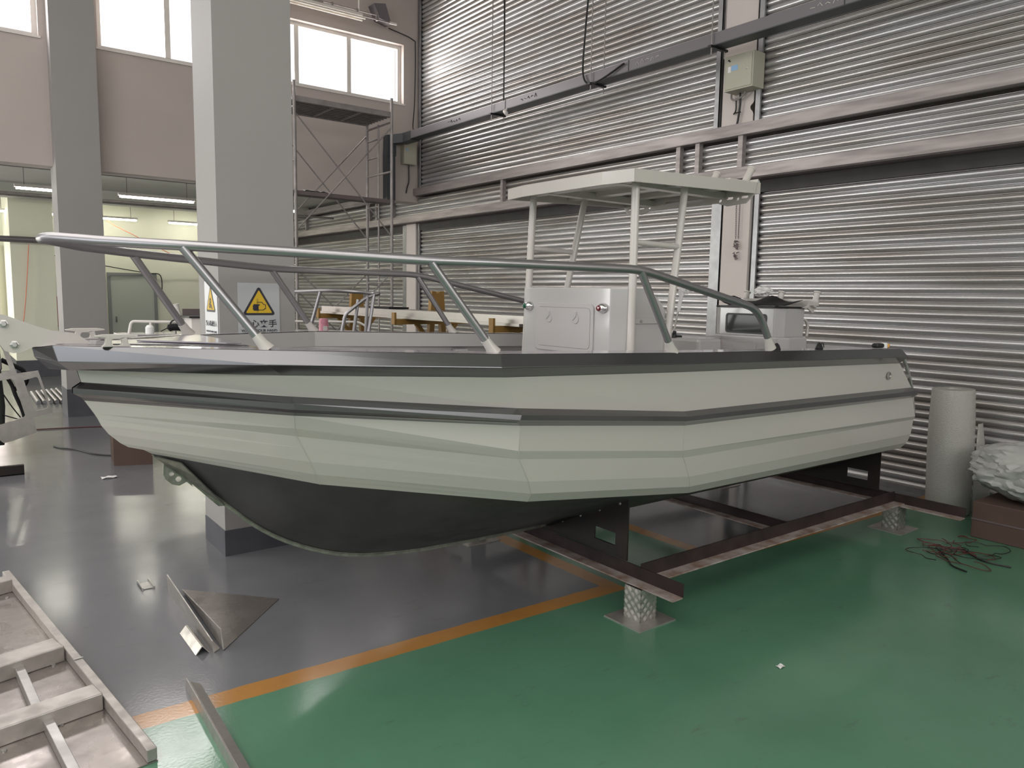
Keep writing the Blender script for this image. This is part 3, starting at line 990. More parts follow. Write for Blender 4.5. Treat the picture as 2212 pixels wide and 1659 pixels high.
ht_plan = [(2.922, -.351), (2.962, -.55), (4.06, -.55), (4.06, .55), (2.962, .55), (2.922, .351)]
top = MB()
n = len(ht_plan)
ht_in = [(x + (.005 if x < 3.5 else -.005), y - math.copysign(.005, y)) for x, y in ht_plan]
vs = [(x, D + y, roofz(x) - .001) for x, y in ht_in] + [(x, D + y, roofz(x) - .018) for x, y in ht_in]
top.add(vs, [tuple(range(n)), tuple(range(2 * n - 1, n - 1, -1))] + [(i, (i + 1) % n, n + (i + 1) % n, n + i) for i in range(n)])
hard = top.build('hardtop', M['white_gel'], boat)
rim = MB()
def shrink(p, d):
    return (p[0] + (d if p[0] < 3.5 else -d), p[1] - math.copysign(d, p[1]))
for i in range(n):
    a, b = ht_plan[i], ht_plan[(i + 1) % n]
    ai, bi = shrink(a, .012), shrink(b, .012)
    q = [(a[0], D + a[1], roofz(a[0]) + .0005), (b[0], D + b[1], roofz(b[0]) + .0005), (bi[0], D + bi[1], roofz(b[0]) + .0005), (ai[0], D + ai[1], roofz(a[0]) + .0005)]
    lo = [(v[0], v[1], v[2] - .067) for v in q]
    rim.add(q + lo, [(0, 1, 2, 3), (7, 6, 5, 4), (0, 4, 5, 1), (1, 5, 6, 2), (2, 6, 7, 3), (3, 7, 4, 0)])
rim.build('roof_rim', M['white_gel'], hard)
for xx in (3.10, 3.50, 3.82):
    MB().box((xx - .04, D - .535, roofz(xx) - .045), (xx + .04, D + .535, roofz(xx) - .018)).build('roof_rib', M['white_gel'], hard)
for yy in (-.30, .30):
    MB().box((2.97, D + yy - .03, roofz(3) - .045), (4.04, D + yy + .03, roofz(3.5) - .022)).build('roof_rib', M['white_gel'], hard)
# rod rack plate at the aft edge
out = [(-.55, .02), (.55, .02), (.55, -.07), (.50, -.125), (.36, -.135), (.28, -.11), (-.28, -.11), (-.36, -.135), (-.50, -.125), (-.55, -.07)]
holes = [circle(x, -.095, .012, 10) for x in (-.43, -.30, .30, .43)] + [rrect(.05, .018, .008, 3, x, -.085) for x in (-.48, -.37, .37, .48)] + [rrect(.34, .03, .012, 3, 0, -.072)]
plate('rod_rack_plate', [out] + holes, .006, frame_matrix((4.03, D, roofz(4.03)), (0, 1, 0), (0.28, 0, 1)), M['white_gel'], hard)
MB().box((3.80, D - .52, roofz(3.9) + .0), (4.06, D + .52, roofz(3.9) + .012)).build('rack_base', M['white_gel'], hard, bevel=.004)
for yy in (-.47, -.21, .10, .40):
    b_ = V(4.03, D + yy, roofz(4.0))
    MB().tube([b_ + V(-.025, 0, .0), b_ + V(.035, 0, .085), b_ + V(.038, 0, .09), b_ + V(.042, 0, .096)], [.022, .022, .027, .027], 16).build('rod_holder', M['white_gel'], hard)
for s in (-1, 1):
    f0, f1 = Vector((3.055, D + s * .478, .99)), Vector((3.088, D + s * .443, roofz(3.08) - .02))
    MB().tube([f0, f1], .0225, 16).build('front_post', M['white_gel'], hard)
    r0 = Vector((3.33, D + s * .475, .99)); rm = Vector((3.37, D + s * .472, 1.52)); r1 = Vector((3.517, D + s * .425, roofz(3.5) - .02))
    MB().tube(smooth_path([r0, rm, r1], .12, 6), .0215, 16).build('rear_post', M['white_gel'], hard)
    MB().tube([(3.078, D + s * .452, 1.952), (3.438, D + s * .452, 1.945)], .0165, 14).build('cross_bar', M['white_gel'], hard)

# pole light with film-wrapped head, on the helm seat box
MB().box((3.93, D - .24, .985), (4.17, D + .28, 1.392)).build('helm_seat_box', M['white_cool'], boat, bevel=.02)
pl = MB().tube([(3.965, D, 1.435), (4.02, D, 1.66)], .006, 10).build('light_pole', M['chrome'], boat)
MB().lathe([(.020, 0), (.020, .014), (.014, .022), (.012, .04), (0, .042)], (3.963, D, 1.392), (0.2, 0, 1), 14).build('pole_base', M['black'], pl)
MB().box((3.93, D - .04, 1.392), (4.0, D + .04, 1.402)).build('base_pad', M['black'], pl)
hb = MB().lathe([(.010, -.10), (.013, -.06), (.012, 0), (.022, .02), (.024, .05), (.018, .065), (0, .07)], (4.02, D, 1.66), (0.2, 0, 1), 12)
hb.build('light_head', M['paper'], pl)

# engine-well box, live bait tank and its fittings
sb = MB()
plan = [(4.73, .285), (4.73, -.285), (4.80, -.33), (5.03, -.33), (5.03, .33), (4.80, .33)]
sb.prism([(x, D + y) for x, y in plan], 'z', .985, 1.388)
sb = sb.build('stern_locker', M['white_cool'], boat, bevel=.012)
plate('locker_door', [rrect(.34, .12, .02, 5, -.08, 0)], .012, frame_matrix((4.727, D - .02, 1.29), (0, -1, 0), (0, 0, 1)), M['hatch_white'], sb, bevel=.003)
sw = MB().lathe([(.026, 0), (.026, .012), (.020, .022), (0, .023)], (4.728, D + .215, 1.315), (-1, 0, 0), 20).build('battery_switch', M['red'], sb)
MB().box((4.700, D + .210, 1.295), (4.708, D + .221, 1.335)).build('switch_knob', M['paper'], sw)
MB().box((4.16, D + .20, 1.352), (4.73, D + .235, 1.378)).box((4.16, D + .20, 1.0), (4.185, D + .235, 1.352)).build('locker_frame', M['white_cool'], sb, bevel=.003)
tk = MB()
plan = [(4.75, .235), (4.75, -.235), (4.79, -.295), (5.03, -.295), (5.03, .295), (4.79, .295)]
tk.prism([(x, D + y) for x, y in plan], 'z', 1.386, 1.592)
tk = tk.build('bait_tank', M['white_cool'], boat, bevel=.006)
wm = frame_matrix((4.749, D, 1.476), (0, -1, 0), (0, 0, 1))
fr = plate('window_gasket', [rrect(.352, .146, .022, 5), rrect(.326, .120, .014, 5)], .009, wm, M['black'], tk)
plate('tank_window', [rrect(.335, .129, .015, 5)], .004, wm, M['glass_dark'], fr)
MB().prism([(x - (.004 if x < 4.9 else 0), D + y * 1.01) for x, y in plan[:3]] + [(5.03, D - .30), (5.03, D + .30), (4.786, D + .30)], 'z', 1.592, 1.604).build('cutting_board', M['black'], tk, bevel=.002)
# rod rack behind the tank
MB().box((5.02, D - .40, 1.615), (5.035, D + .36, 1.66)).build('rack_bar', M['white_gel'], tk)
for s in (-1, 1):
    q = [(4.93, 1.596), (5.00, 1.596), (5.055, 1.565), (5.075, 1.56), (5.10, 1.60), (5.13, 1.665), (5.08, 1.665), (5.04, 1.645), (5.0, 1.615)]
    MB().prism(q, 'y', D + s * .325, D + s * .338).build('rack_bracket', M['white_gel'], tk, bevel=.002)
for yy in (-.345, -.055, .25):
    b_ = V(5.055, D + yy, 1.60)
    MB().tube([b_, b_ + V(.042, 0, .10), b_ + V(.044, 0, .104), b_ + V(.047, 0, .112)], [.021, .021, .0265, .0265], 16).build('rod_holder', M['white_gel'], tk)
MB().tube(smooth_path([(5.03, D - .26, 1.52), (5.115, D - .26, 1.505), (5.14, D - .26, 1.46), (5.13, D - .26, 1.388)], .035, 5), .011, 12).build('tank_handle', M['white_gel'], tk)

# small deck fittings on the near gunwale
for fx, lb in ((3.748, 'black capped rod holder'), (4.18, 'black cable outlet'), ):
    ft = MB().lathe([(.022, 0), (.024, .006), (.020, .016), (.015, .030), (.006, .040), (0, .041)], (fx, D - .93, 1.386 - (fx - 2.9) * .018), (0.15, .1, 1), 14).build('deck_fitting', M['black'], boat)
    ft['label'] = lb
MB().tube(smooth_path([(4.19, D - .925, 1.38), (4.215, D - .925, 1.40), (4.235, D - .925, 1.395), (4.24, D - .925, 1.372)], .012, 4), .003, 6).build('cable', M['black'], boat)
MB().box((4.84, D - .95, 1.352), (4.925, D - .90, 1.382)).build('deck_fitting', M['black'], boat, bevel=.012)
oc = MB().lathe([(.022, 0), (.022, .028), (.015, .034), (0, .035)], (4.96, D - .925, 1.350), (0, 0, 1), 14).build('filler_cap', M['clear_bottle'], boat)
MB().lathe([(.013, 0), (.013, .022), (0, .024)], (5.005, D - .925, 1.352), (0.25, 0, 1), 12).build('cap_plug', M['orange_plastic'], oc)
# through-hull fitting
c_ = V(5.02, D - .943, 1.165)
th = MB().lathe([(.026, 0), (.026, .004), (.019, .006), (.017, .001), (0, .001)], c_, (0, -1, 0), 20).build('drain_fitting', M['alu'], boat)
# stern grab rail
gr = MB().tube(smooth_path([(5.15, D - .88, 1.325), (5.30, D - .88, 1.305), (5.42, D - .88, 1.16), (5.50, D - .88, 1.02), (5.51, D - .88, .96), (5.545, D - .88, .87)], .05, 5), .013, 10)
gr.box((5.30, D - .89, 1.125), (5.42, D - .87, 1.150))
gr.build('stern_grab_rail', M['alu'], boat)

# loose things lying on the boat
rows = []
N1, N2 = 16, 14
for i in range(N1 + 1):
    u = i / N1
    r = []
    for j in range(N2 + 1):
        v = j / N2
        x = 4.74 + 0.26 * v + .008 * math.sin(u * 5)
        y = D + .27 - .60 * u + .03 * v
        z = 1.612 + v * (.026 + .040 * math.exp(-((u - .56) / .17) ** 2)) + .004 * math.sin(u * 14) * v
        z += max(0, .16 - u) / .16 * .050 * (1 - .2 * v)
        z += max(0, u - .85) / .15 * .010 * v
        r.append((x, y, z))
    rows.append(r)
o = MB().grid(rows, smooth=True).build('rubber_sheet', M['rubber'], None, solid=.003)
tag(o, 'curled black rubber sheet lying on the bait tank of the white boat', 'sheet')


def crumple(name, c, r, squash, amp, material, label, cat, seed=0, sub=4, sx=1.0, sy=1.0, parent=None, freq=9.0):
    bm = bmesh.new()
    bmesh.ops.create_icosphere(bm, subdivisions=sub, radius=1.0)
    vs = []
    for v in bm.verts:
        p = v.co.normalized()
        k = noise.noise(p * freq * 0.25 + Vector((seed, 0, 0))) * 1.0 + abs(noise.noise(p * freq * .6 + Vector((0, seed, 0)))) * .8 + noise.noise(p * freq * 1.7 + Vector((0, 0, seed))) * .25
        q = p * (1 + amp * k)
        vs.append((c[0] + q.x * r * sx, c[1] + q.y * r * sy, max(c[2], c[2] + r * squash + q.z * r * squash)))
    mb = MB()
    mb.add(vs, [tuple(v.index for v in f.verts) for f in bm.faces], True)
    bm.free()
    o = mb.build(name, material, parent)
    if label: tag(o, label, cat)
    return o


crumple('crumpled_rag', (5.045, D + .07, 1.676), .045, .75, .5, M['paper'], 'crumpled grey rag resting on the rod rack behind the bait tank', 'rag', 3, 4, sy=1.5)
crumple('plastic_film', (4.035, D - .01, 1.675), .030, 1.1, .55, M['film_clear'], 'clear plastic film wrapped around the head of the pole light', 'film', 5, 3)

# ================================================================== CRADLE UNDER THE BOAT
cr = empty('boat_cradle', (4.2, D, 0.17), 'low brown steel cradle of L-beams with black V-plates under the boat', 'cradle')


def angle_beam(p, q, out, name, zb=.192, w=.075, h=.075, parent=cr):
    """L-beam: dark web with a lighter flange at the bottom that sticks out towards `out`"""
    p, q, out = Vector(p), Vector(q), Vector(out).normalized()
    zb_ = zb
    t = .007
    mb = MB()
    a, b = p + V(0, 0, zb_), q + V(0, 0, zb_)
    e = out * t
    vs = [a, b, b + V(0, 0, h), a + V(0, 0, h)]
    vs += [v - e for v in vs]
    mb.add(vs, [(0, 1, 2, 3), (7, 6, 5, 4), (0, 4, 5, 1), (1, 5, 6, 2), (2, 6, 7, 3), (3, 7, 4, 0)])
    web = mb.build(name, M['steel_rust'], parent)
    f = MB()
    vs = [a, b, b + out * w, a + out * w]
    vs += [v - V(0, 0, t) for v in vs]
    f.add(vs, [(0, 1, 2, 3), (7, 6, 5, 4), (0, 4, 5, 1), (1, 5, 6, 2), (2, 6, 7, 3), (3, 7, 4, 0)])
    f.build('beam_flange', M['steel_light'], web)
    return web


angle_beam((2.86, 2.335, 0), (2.86, 4.40, 0), (-1, 0, 0), 'cross_beam', zb=.187, h=.068)
angle_beam((4.26, 2.66, 0), (4.26, 4.20, 0), (-1, 0, 0), 'cross_beam', zb=.187, h=.06)
angle_beam((5.56, 2.14, 0), (5.56, 4.40, 0), (-1, 0, 0), 'cross_beam', zb=.187, h=.068)
angle_beam((2.87, 2.62, 0), (5.55, 2.62, 0), (0, -1, 0), 'side_beam', zb=.196, h=.075)
angle_beam((2.87, 4.16, 0), (5.55, 4.16, 0), (0, 1, 0), 'side_beam', zb=.196, h=.075)
for xx, t in ((2.875, 'front'), (5.53, 'rear')):
    top_near = .60 if t == 'front' else .615
    outl = [(2.73, .255), (2.73, top_near), (D - .05, .300), (D - .05, .285), (D + .05, .285), (D + .05, .300), (2 * D - 2.73, top_near), (2 * D - 2.73, .255)]
    hn = [(2.818, .315), (2.982, .315), (2.982, .385), (2.818, .385)]
    hf = [(2 * D - a, b) for a, b in hn]
    plate('support_plate', [outl, hn, hf], .010, frame_matrix((xx, 0, 0), (0, 1, 0), (0, 0, 1)), M['steel_black'], cr)
for s in (-1, 1):
    pb = MB()
    p0, p1 = V(2.868, D + s * .68, .605), V(2.868, D + s * .06, .300)
    pb.bar(p0, p1, .05, .012, up=(0, 0, 1))
    pb.build('bearer_pad', M['rubber'], cr)
for k in range(4):
    t = k / 3
    MB().lathe([(.008, 0), (.007, .004), (0, .005)], (2.869, 2.79 + .46 * t, .555 - .21 * t), (-1, 0, 0), 8).build('rivet', M['alu'], cr)

# four tread-plate stands
def stand(x, y, label, first=None):
    t = empty('support_stand', (x, y, 0), label, 'stand', 'tread-plate stands under the cradle', rotz=0.0)
    s = .058
    h = .178
    c = MB()
    w = .005
    c.box((x - s, y - s, .006), (x - s + w, y + s, h)).box((x - s, y + s - w, .006), (x + s, y + s, h)).box((x - s, y - s, .006), (x + s, y - s + w, h))
    post = c.build('tread_plate_post', M['alu'], t)
    bars = MB()
    cell = .0232
    for face in (0, 1):
        for i in range(5):
            for j in range(7):
                u0, z0 = -s + cell * (i + .5), .012 + cell * (j + .5)
                sg = 1 if (i + j) % 2 else -1
                for k in range(4):
                    o_ = (k - 1.5) * .0048
                    du, dz = .0085, .0085 * sg
                    cu_, cz_ = u0 + o_ * .7, z0 - o_ * .7 * sg
                    if face == 0:
                        bars.bar((x - s - .0005, y + cu_ - du, cz_ - dz), (x - s - .0005, y + cu_ + du, cz_ + dz), .0016, .0022, up=(0, 1, 0))
                    else:
                        bars.bar((x + cu_ - du, y - s - .0005, cz_ - dz), (x + cu_ + du, y - s - .0005, cz_ + dz), .0022, .0016, up=(0, 1, 0))
    bars.build('raised_tread', M['chrome_soft'], post)
    MB().box((x + s - .03, y - s, .006), (x + s - .025, y + s, h)).box((x + s - .005, y + s - .03, .006), (x + s, y + s, h)).box((x + s - .005, y - s, .006), (x + s, y - s + .02, h)).build('inner_lip', M['alu'], t)
    MB().prism([(x - .135, y - .125), (x + .135, y - .125), (x + .135, y + .125), (x - .135, y + .125)], 'z', 0.0, .006).build('base_plate', M['alu_mill'], t)
    return t


st0 = stand(2.83, 2.585, 'tread-plate stand nearest the camera, under the front corner of the cradle')
copy_thing(st0, (2.70, .02, 0), 'tread-plate stand under the near rear corner of the cradle, by the shutter')
copy_thing(st0, (0.02, 1.55, 0), 'tread-plate stand showing only its base past the keel, under the far front corner')
copy_thing(st0, (2.70, 1.57, 0), 'tread-plate stand at the far rear corner of the cradle')

# ================================================================== WARNING SIGNS ON THE COLUMN
def sign_hand():
    # on the -y face of the near column
    o = empty('warning_sign', (1.614, 4.714, 1.36), 'silver warning sign WATCH YOUR HAND on the wide face of the near column', 'sign', 'yellow triangle warning signs on the near column')
    m = frame_matrix((1.614, 4.7165, 1.52), (1, 0, 0), (0, 0, 1))
    plate('sign_panel', [[(-.130, -.175), (.130, -.175), (.130, .180), (-.130, .180)]], .003, m, M['sign_grey'], o)
    return o, m, .115, M['sign_black']


def triangle(o, m, w, fy):
    def rt(sz, r, off):
        pts = []
        h = sz * math.sqrt(3)
        cs = [(0, h * 2 / 3), (-sz, -h / 3), (sz, -h / 3)]
        for i, (cx_, cy_) in enumerate(cs):
            l = math.hypot(cx_, cy_)
            ux, uy = cx_ / l, cy_ / l
            ccx, ccy = cx_ - ux * 2 * r, cy_ - uy * 2 * r
            a0 = math.atan2(uy, ux)
            for k in range(7):
                a = a0 - PI / 3 + 2 * PI / 3 * k / 6
                pts.append((ccx + r * math.cos(a), ccy + r * math.sin(a) + off))
        return pts
    sc = 1.0
    p = plate('triangle_border', [rt(w, .012, fy)], .001, m @ Matrix.Translation((0, 0, .002)), M['sign_black'], o)
    plate('triangle_field', [rt(w * .78, .004, fy)], .001, m @ Matrix.Translation((0, 0, .0030)), M['sign_yellow'], o)


o, m, w, bk = sign_hand()
triangle(o, m, .105, .043)
m2 = m @ Matrix.Translation((0, 0, .0040))
mb = [[(-.036, .048), (-.036, .044), (-.040, .038), (-.038, .030), (-.040, .022), (-.036, .014), (-.032, .010), (-.004, .010), (-.004, .040), (.006, .044), (.004, .049), (-.030, .051)]]
plate('pictogram', mb, .0008, m2, bk, o)
outl = [(-.012, .064), (.018, .064), (.030, .050), (.042, .050), (.042, .020), (.034, .020), (.028, .012), (-.004, .012), (-.004, .016), (.026, .016), (.032, .024), (.038, .024), (.038, .046), (.028, .046), (.016, .060), (-.012, .060)]
plate('pictogram', [outl], .0008, m2, bk, o)
for xx in (-.013, -.007):
    plate('pictogram', [[(xx - .0006, .084), (xx + .0006, .084), (xx + .0006, 0), (xx - .0006, 0)]], .0008, m2, bk, o)
text_mesh('lettering', '当心夹手', .050, m @ Matrix.Translation((0, -.073, .0022)), bk, o, bold=.0008, xs=1.12)
text_mesh('lettering', 'WATCH YOUR HAND', .0225, m @ Matrix.Translation((0, -.114, .0022)), bk, o, bold=.0004)

o = empty('warning_sign', (1.369, 4.87, 1.36), 'warning sign with gears and hand on the narrow left face of the near column', 'sign', 'yellow triangle warning signs on the near column')
m = frame_matrix((1.3715, 4.872, 1.525), (0, -1, 0), (0, 0, 1))
plate('sign_panel', [[(-.130, -.175), (.130, -.175), (.130, .180), (-.130, .180)]], .003, m, M['sign_white'], o)
triangle(o, m, .098, .05)
m2 = m @ Matrix.Translation((0, 0, .0040))
plate('pictogram', [circle(-.004, .062, .017, 12), circle(-.004, .062, .008, 10)], .0008, m2, bk, o)
plate('pictogram', [circle(-.014, .032, .017, 12), circle(-.014, .032, .008, 10)], .0008, m2, bk, o)
plate('pictogram', [[(.004, .044), (.020, .034), (.038, .008), (.026, .012), (.010, .022)]], .0008, m2, bk, o)
text_mesh('lettering', '当心机械伤人', .036, m @ Matrix.Translation((0, -.080, .0022)), bk, o, bold=.0006, xs=1.1)
text_mesh('lettering', 'CAUTION MECHANICAL INJURY', .0155, m @ Matrix.Translation((0, -.128, .0022)), bk, o)

# ================================================================== SCAFFOLD
sc = empty('scaffold_tower', (4.55, 10.1, 0), 'steel scaffold tower with a plank deck, below the high window by the corner', 'scaffold')
SX = (3.845, 5.245)
SY = (9.745, 10.50)
for x in SX:
    for y in SY:
        MB().tube([(x, y, 0), (x, y, 4.34)], .021, 10).build('post', M['scaf'], sc)
    mb = MB()
    mb.tube([(x, 10.14, .4), (x, 10.14, 4.05)], .013, 8)
    for z in (0.55, 1.8, 2.0, 3.35, 4.02):
        mb.tube([(x, SY[0], z), (x, SY[1], z)], .014, 8)
    for z in (.9, 1.3, 2.35, 2.9, 3.6, 3.85):
        mb.tube([(x, 10.14, z), (x, SY[1], z)], .012, 8)
    mb.build('ladder_frame', M['scaf'], sc)
for y in SY:
    for z0, z1 in ((0.6, 1.95), (2.45, 3.95)):
        MB().tube([(SX[0], y, z0), (SX[1], y, z1)], .010, 7).tube([(SX[1], y, z0), (SX[0], y, z1)], .010, 7).build('cross_brace', M['scaf'], sc)
dk = MB().box((3.82, 9.76, 4.13), (5.27, 10.48, 4.15))
for i in range(9):
    yy = 9.76 + i * .09
    dk.box((3.82, yy - .012, 4.10), (5.27, yy + .012, 4.13))
dk = dk.build('deck_plank', M['scaf'], sc)
MB().box((3.83, 9.735, 4.085), (5.25, 9.765, 4.155)).box((3.83, 10.475, 4.085), (5.25, 10.505, 4.155)).box((4.4, 9.76, 4.09), (4.43, 10.48, 4.11)).box((4.8, 9.76, 4.09), (4.83, 10.48, 4.11)).build('deck_edge', M['scaf'], dk)
MB().box((3.6, 9.76, 2.915), (5.3, 9.98, 2.965)).build('lower_plank', M['scaf_dark'], sc)
rows = [[(3.98 + .045 * i, 9.79 + .05 * j, 2.972 + .02 * abs(math.sin(i * 1.3 + j))) for j in range(4)] for i in range(9)]
tag(MB().grid(rows).build('paper_scrap', M['paper'], None, solid=.002), 'crumpled pinkish paper on the lower scaffold plank', 'paper')

# ================================================================== CABLE TRAY AND FIXTURES ON THE UPPER WALL
tr_ = empty('cable_tray', (6.2, 6, 4.1), 'long grey cable tray hung in front of the upper shutters', 'cable tray')
MB().box((6.12, -1.0, 4.075), (6.28, 10.75, 4.185)).build('tray_body', M['tray'], tr_, bevel=.003)
for yy in (8.27, 6.05, 3.6, 1.2):
    MB().box((6.115, yy - .004, 4.074), (6.285, yy + .004, 4.187)).build('joint', M['tray_dark'], tr_)
MB().box((6.118, -1.0, 4.066), (6.284, 10.75, 4.0755)).build('tray_base', M['tray_dark'], tr_)
el = MB()
el.box((6.12, 10.75, 4.05), (6.28, 11.15, 4.19))
el.bar((6.20, 11.02, 4.12), (6.02, 11.26, 4.10), .15, .14)
el.prism([(5.95, 4.17), (6.10, 4.17), (6.10, 3.85), (5.94, 3.85)], 'y', 11.18, 11.33)
el.box((5.94, 11.19, 3.15), (6.09, 11.33, 3.9))
el.build('elbow_and_drop', M['tray_dark'], tr_)
for yy in (8.55, 6.62, 4.93, 2.9):
    mb = MB()
    mb.tube([(6.10, yy, 3.98), (6.10, yy, 6.6)], .006, 6).tube([(6.30, yy, 3.98), (6.30, yy, 6.6)], .006, 6)
    mb.build('hanger_rod', M['scaf'], tr_)
    MB().box((6.07, yy - .02, 4.045), (6.33, yy + .02, 4.066)).build('hanger_bar', M['black'], tr_)
for yy, cl in ((9.5, 'sign_black'), (7.78, 'sign_black'), (5.78, 'frame_white'), (3.75, 'frame_white')):
    # handwritten scrawl
    random.seed(int(yy * 10))
    sg = MB()
    for k in range(5):
        y0 = yy + .16 - k * .07
        pts = [(6.117, y0, 4.12 + random.uniform(-.01, .015)), (6.117, y0 - .02, 4.14 + random.uniform(-.015, .015)), (6.117, y0 - .045, 4.125 + random.uniform(-.02, .01))]
        sg.tube(pts, .0028, 5)
    sg.build('marker_writing', M[cl], tr_)
cb = MB().tube(spline([(6.15, 8.36, 6.6), (6.16, 8.38, 5.6), (6.14, 8.34, 5.0), (6.15, 8.35, 4.20)], 8), .010, 7).build('hanging_cable', M['black'], None)
tag(cb, 'black cable dropping to the tray joint near the security camera', 'cable', 'black cables hanging to the tray')
cb = MB().tube(spline([(6.12, 6.66, 6.6), (6.12, 6.70, 5.3), (6.11, 6.74, 4.7), (6.095, 6.75, 4.2), (6.09, 6.62, 4.05), (6.09, 6.40, 4.07), (6.10, 6.10, 4.16)], 8), .011, 7).build('hanging_cable', M['black'], None)
tag(cb, 'black cable with a loop under the middle of the tray', 'cable', 'black cables hanging to the tray')
cb = MB().tube(spline([(6.02, 11.28, 5.83), (6.45, 11.28, 5.75), (6.50, 11.27, 5.6), (6.49, 11.27, 4.8), (6.42, 11.2, 4.35), (6.28, 10.85, 4.215)], 8), .009, 6).build('hanging_cable', M['black'], None)
tag(cb, 'thin black cable running down the corner from the ceiling conduit', 'cable')
sc_ = empty('security_camera', (6.1, 8.2, 4.0), 'small white bullet camera under the cable tray', 'camera')
MB().tube([(6.11, 8.22, 4.075), (6.08, 8.21, 4.03)], .012, 10).build('bracket', M['frame_white'], sc_)
MB().lathe([(.022, -.055), (.026, -.05), (.026, .035), (.020, .045), (0, .045)], (6.075, 8.20, 4.01), (-.3, -.75, -.45), 14).build('camera_body', M['frame_white'], sc_)

cbn = empty('electrical_cabinet', (6.5, 4.84, 3.7), 'cream electrical cabinet on the upper pier between two shutters', 'cabinet')
MB().box((6.42, 4.675, 3.70), (6.60, 5.005, 4.035)).build('cabinet_body', M['cab'], cbn, bevel=.003)
dd = MB().box((6.413, 4.69, 3.715), (6.42, 4.99, 4.02)).build('cabinet_door', M['cab'], cbn, bevel=.002)
MB().box((6.4115, 4.85, 3.885), (6.413, 4.925, 3.935)).build('blue_label', M['blue_sticker'], dd)
MB().box((6.4115, 4.93, 3.875), (6.413, 4.965, 3.93)).build('white_label', M['paper'], dd)
MB().box((6.4115, 4.945, 3.985), (6.413, 4.97, 4.0)).box((6.4115, 4.935, 3.975), (6.413, 4.955, 3.985)).build('black_mark', M['black'], dd)
MB().lathe([(.010, 0), (.010, .004), (0, .005)], (6.413, 4.745, 3.875), (-1, 0, 0), 12).build('lock', M['chrome'], dd)
for zz, lb in ((3.925, 'upper yellowed plate on the pier, half behind the cream cabinet'), (3.775, 'lower yellowed plate on the pier, half behind the cream cabinet')):
    tag(MB().box((6.56, 5.01, zz), (6.60, 5.06, zz + .11)).build('wall_socket', M['cab_switch'], None, bevel=.004), lb, 'socket', 'yellowed plates beside the cabinet')
cc = empty('cabinet_cables', (6.55, 4.9, 3.39), 'cables dropping from the cream cabinet to the shutter hood', 'cable')
MB().tube(spline([(6.56, 5.02, 3.76), (6.55, 5.01, 3.66), (6.54, 4.93, 3.64), (6.54, 4.86, 3.67), (6.54, 4.84, 3.70)], 6), .010, 7).build('cable_loop', M['scaf'], cc)
MB().tube(spline([(6.55, 4.91, 3.70), (6.56, 4.91, 3.6), (6.57, 4.935, 3.45), (6.57, 4.95, 3.39)], 6), .011, 7).build('black_cable', M['black'], cc)
MB().tube(spline([(6.57, 4.97, 3.66), (6.58, 4.975, 3.55), (6.58, 5.0, 3.51)], 5), .008, 6).build('black_cable', M['black'], cc)
MB().tube([(6.56, 4.975, 3.515), (6.56, 4.90, 3.515)], .006, 6).build('clip', M['black'], cc)
ho = [(4.72 + .045 + .04 * math.cos(a) * (1 + .25 * math.sin(3 * a + 1)), 3.545 + .06 * math.sin(a) * (1 + .15 * math.cos(4 * a))) for a in [2 * PI * k / 22 for k in range(22)]]
hp = plate('wall_hole', [ho], .004, frame_matrix((6.598, 9.53, 0), (0, -1, 0), (0, 0, 1)) if False else frame_matrix((6.598, 0, 0), (0, 1, 0), (0, 0, 1)), M['hole'], None)
tag(hp, 'ragged dark hole broken in the plaster below the cream cabinet', 'hole', kind='structure')

cb2 = empty('electrical_cabinet', (6.42, 11.3, 3.7), 'small cream electrical box on the window wall by the corner', 'cabinet')
MB().box((6.27, 11.22, 3.76), (6.50, 11.35, 4.12)).build('cabinet_body', M['cab'], cb2, bevel=.003)
MB().box((6.285, 11.214, 3.775), (6.485, 11.22, 4.105)).build('cabinet_door', M['cab'], cb2)
MB().box((6.30, 11.212, 3.97), (6.34, 11.214, 4.0)).build('blue_label', M['blue_sticker'], cb2)
MB().tube(spline([(6.40, 11.30, 3.76), (6.40, 11.30, 3.5), (6.37, 11.30, 3.40), (6.35, 11.30, 3.30)], 5), .010, 6).build('black_cable', M['black'], cb2)

# hoist chain on the lower pier
ch = empty('pull_chain', (6.6, 4.93, 2.05), 'rusty shutter pull chain knotted up on the lower pier', 'chain')
for yy in (4.905, 4.955):
    mb = MB()
    for k in range(26):
        z = 2.83 - k * .022
        c_ = V(6.63, yy - (0.02 if yy > 4.93 else -0.0) * k / 26, z)
        a = PI / 2 * (k % 2)
        ring = [c_ + V(.006 * math.cos(t) * math.sin(a), .006 * math.cos(t) * math.cos(a), .014 * math.sin(t)) for t in [2 * PI * j / 8 for j in range(8)]]
        mb.tube(ring, .0022, 5, closed=True)
    mb.build('chain_strand', M['scaf_dark'], ch)
mb = MB()
random.seed(4)
for k in range(30):
    c_ = V(6.625 + random.uniform(-.015, .01), 4.925 + random.uniform(-.022, .022), 2.25 - random.random() * .2)
    ax = Vector((random.uniform(-1, 1), random.uniform(-1, 1), random.uniform(-1, 1))).normalized()
    s = ax.orthogonal().normalized(); u = ax.cross(s)
    mb.tube([c_ + s * .008 * math.cos(t) + u * .016 * math.sin(t) for t in [2 * PI * j / 8 for j in range(8)]], .0025, 5, closed=True)
mb.build('chain_bundle', M['scaf_dark'], ch)

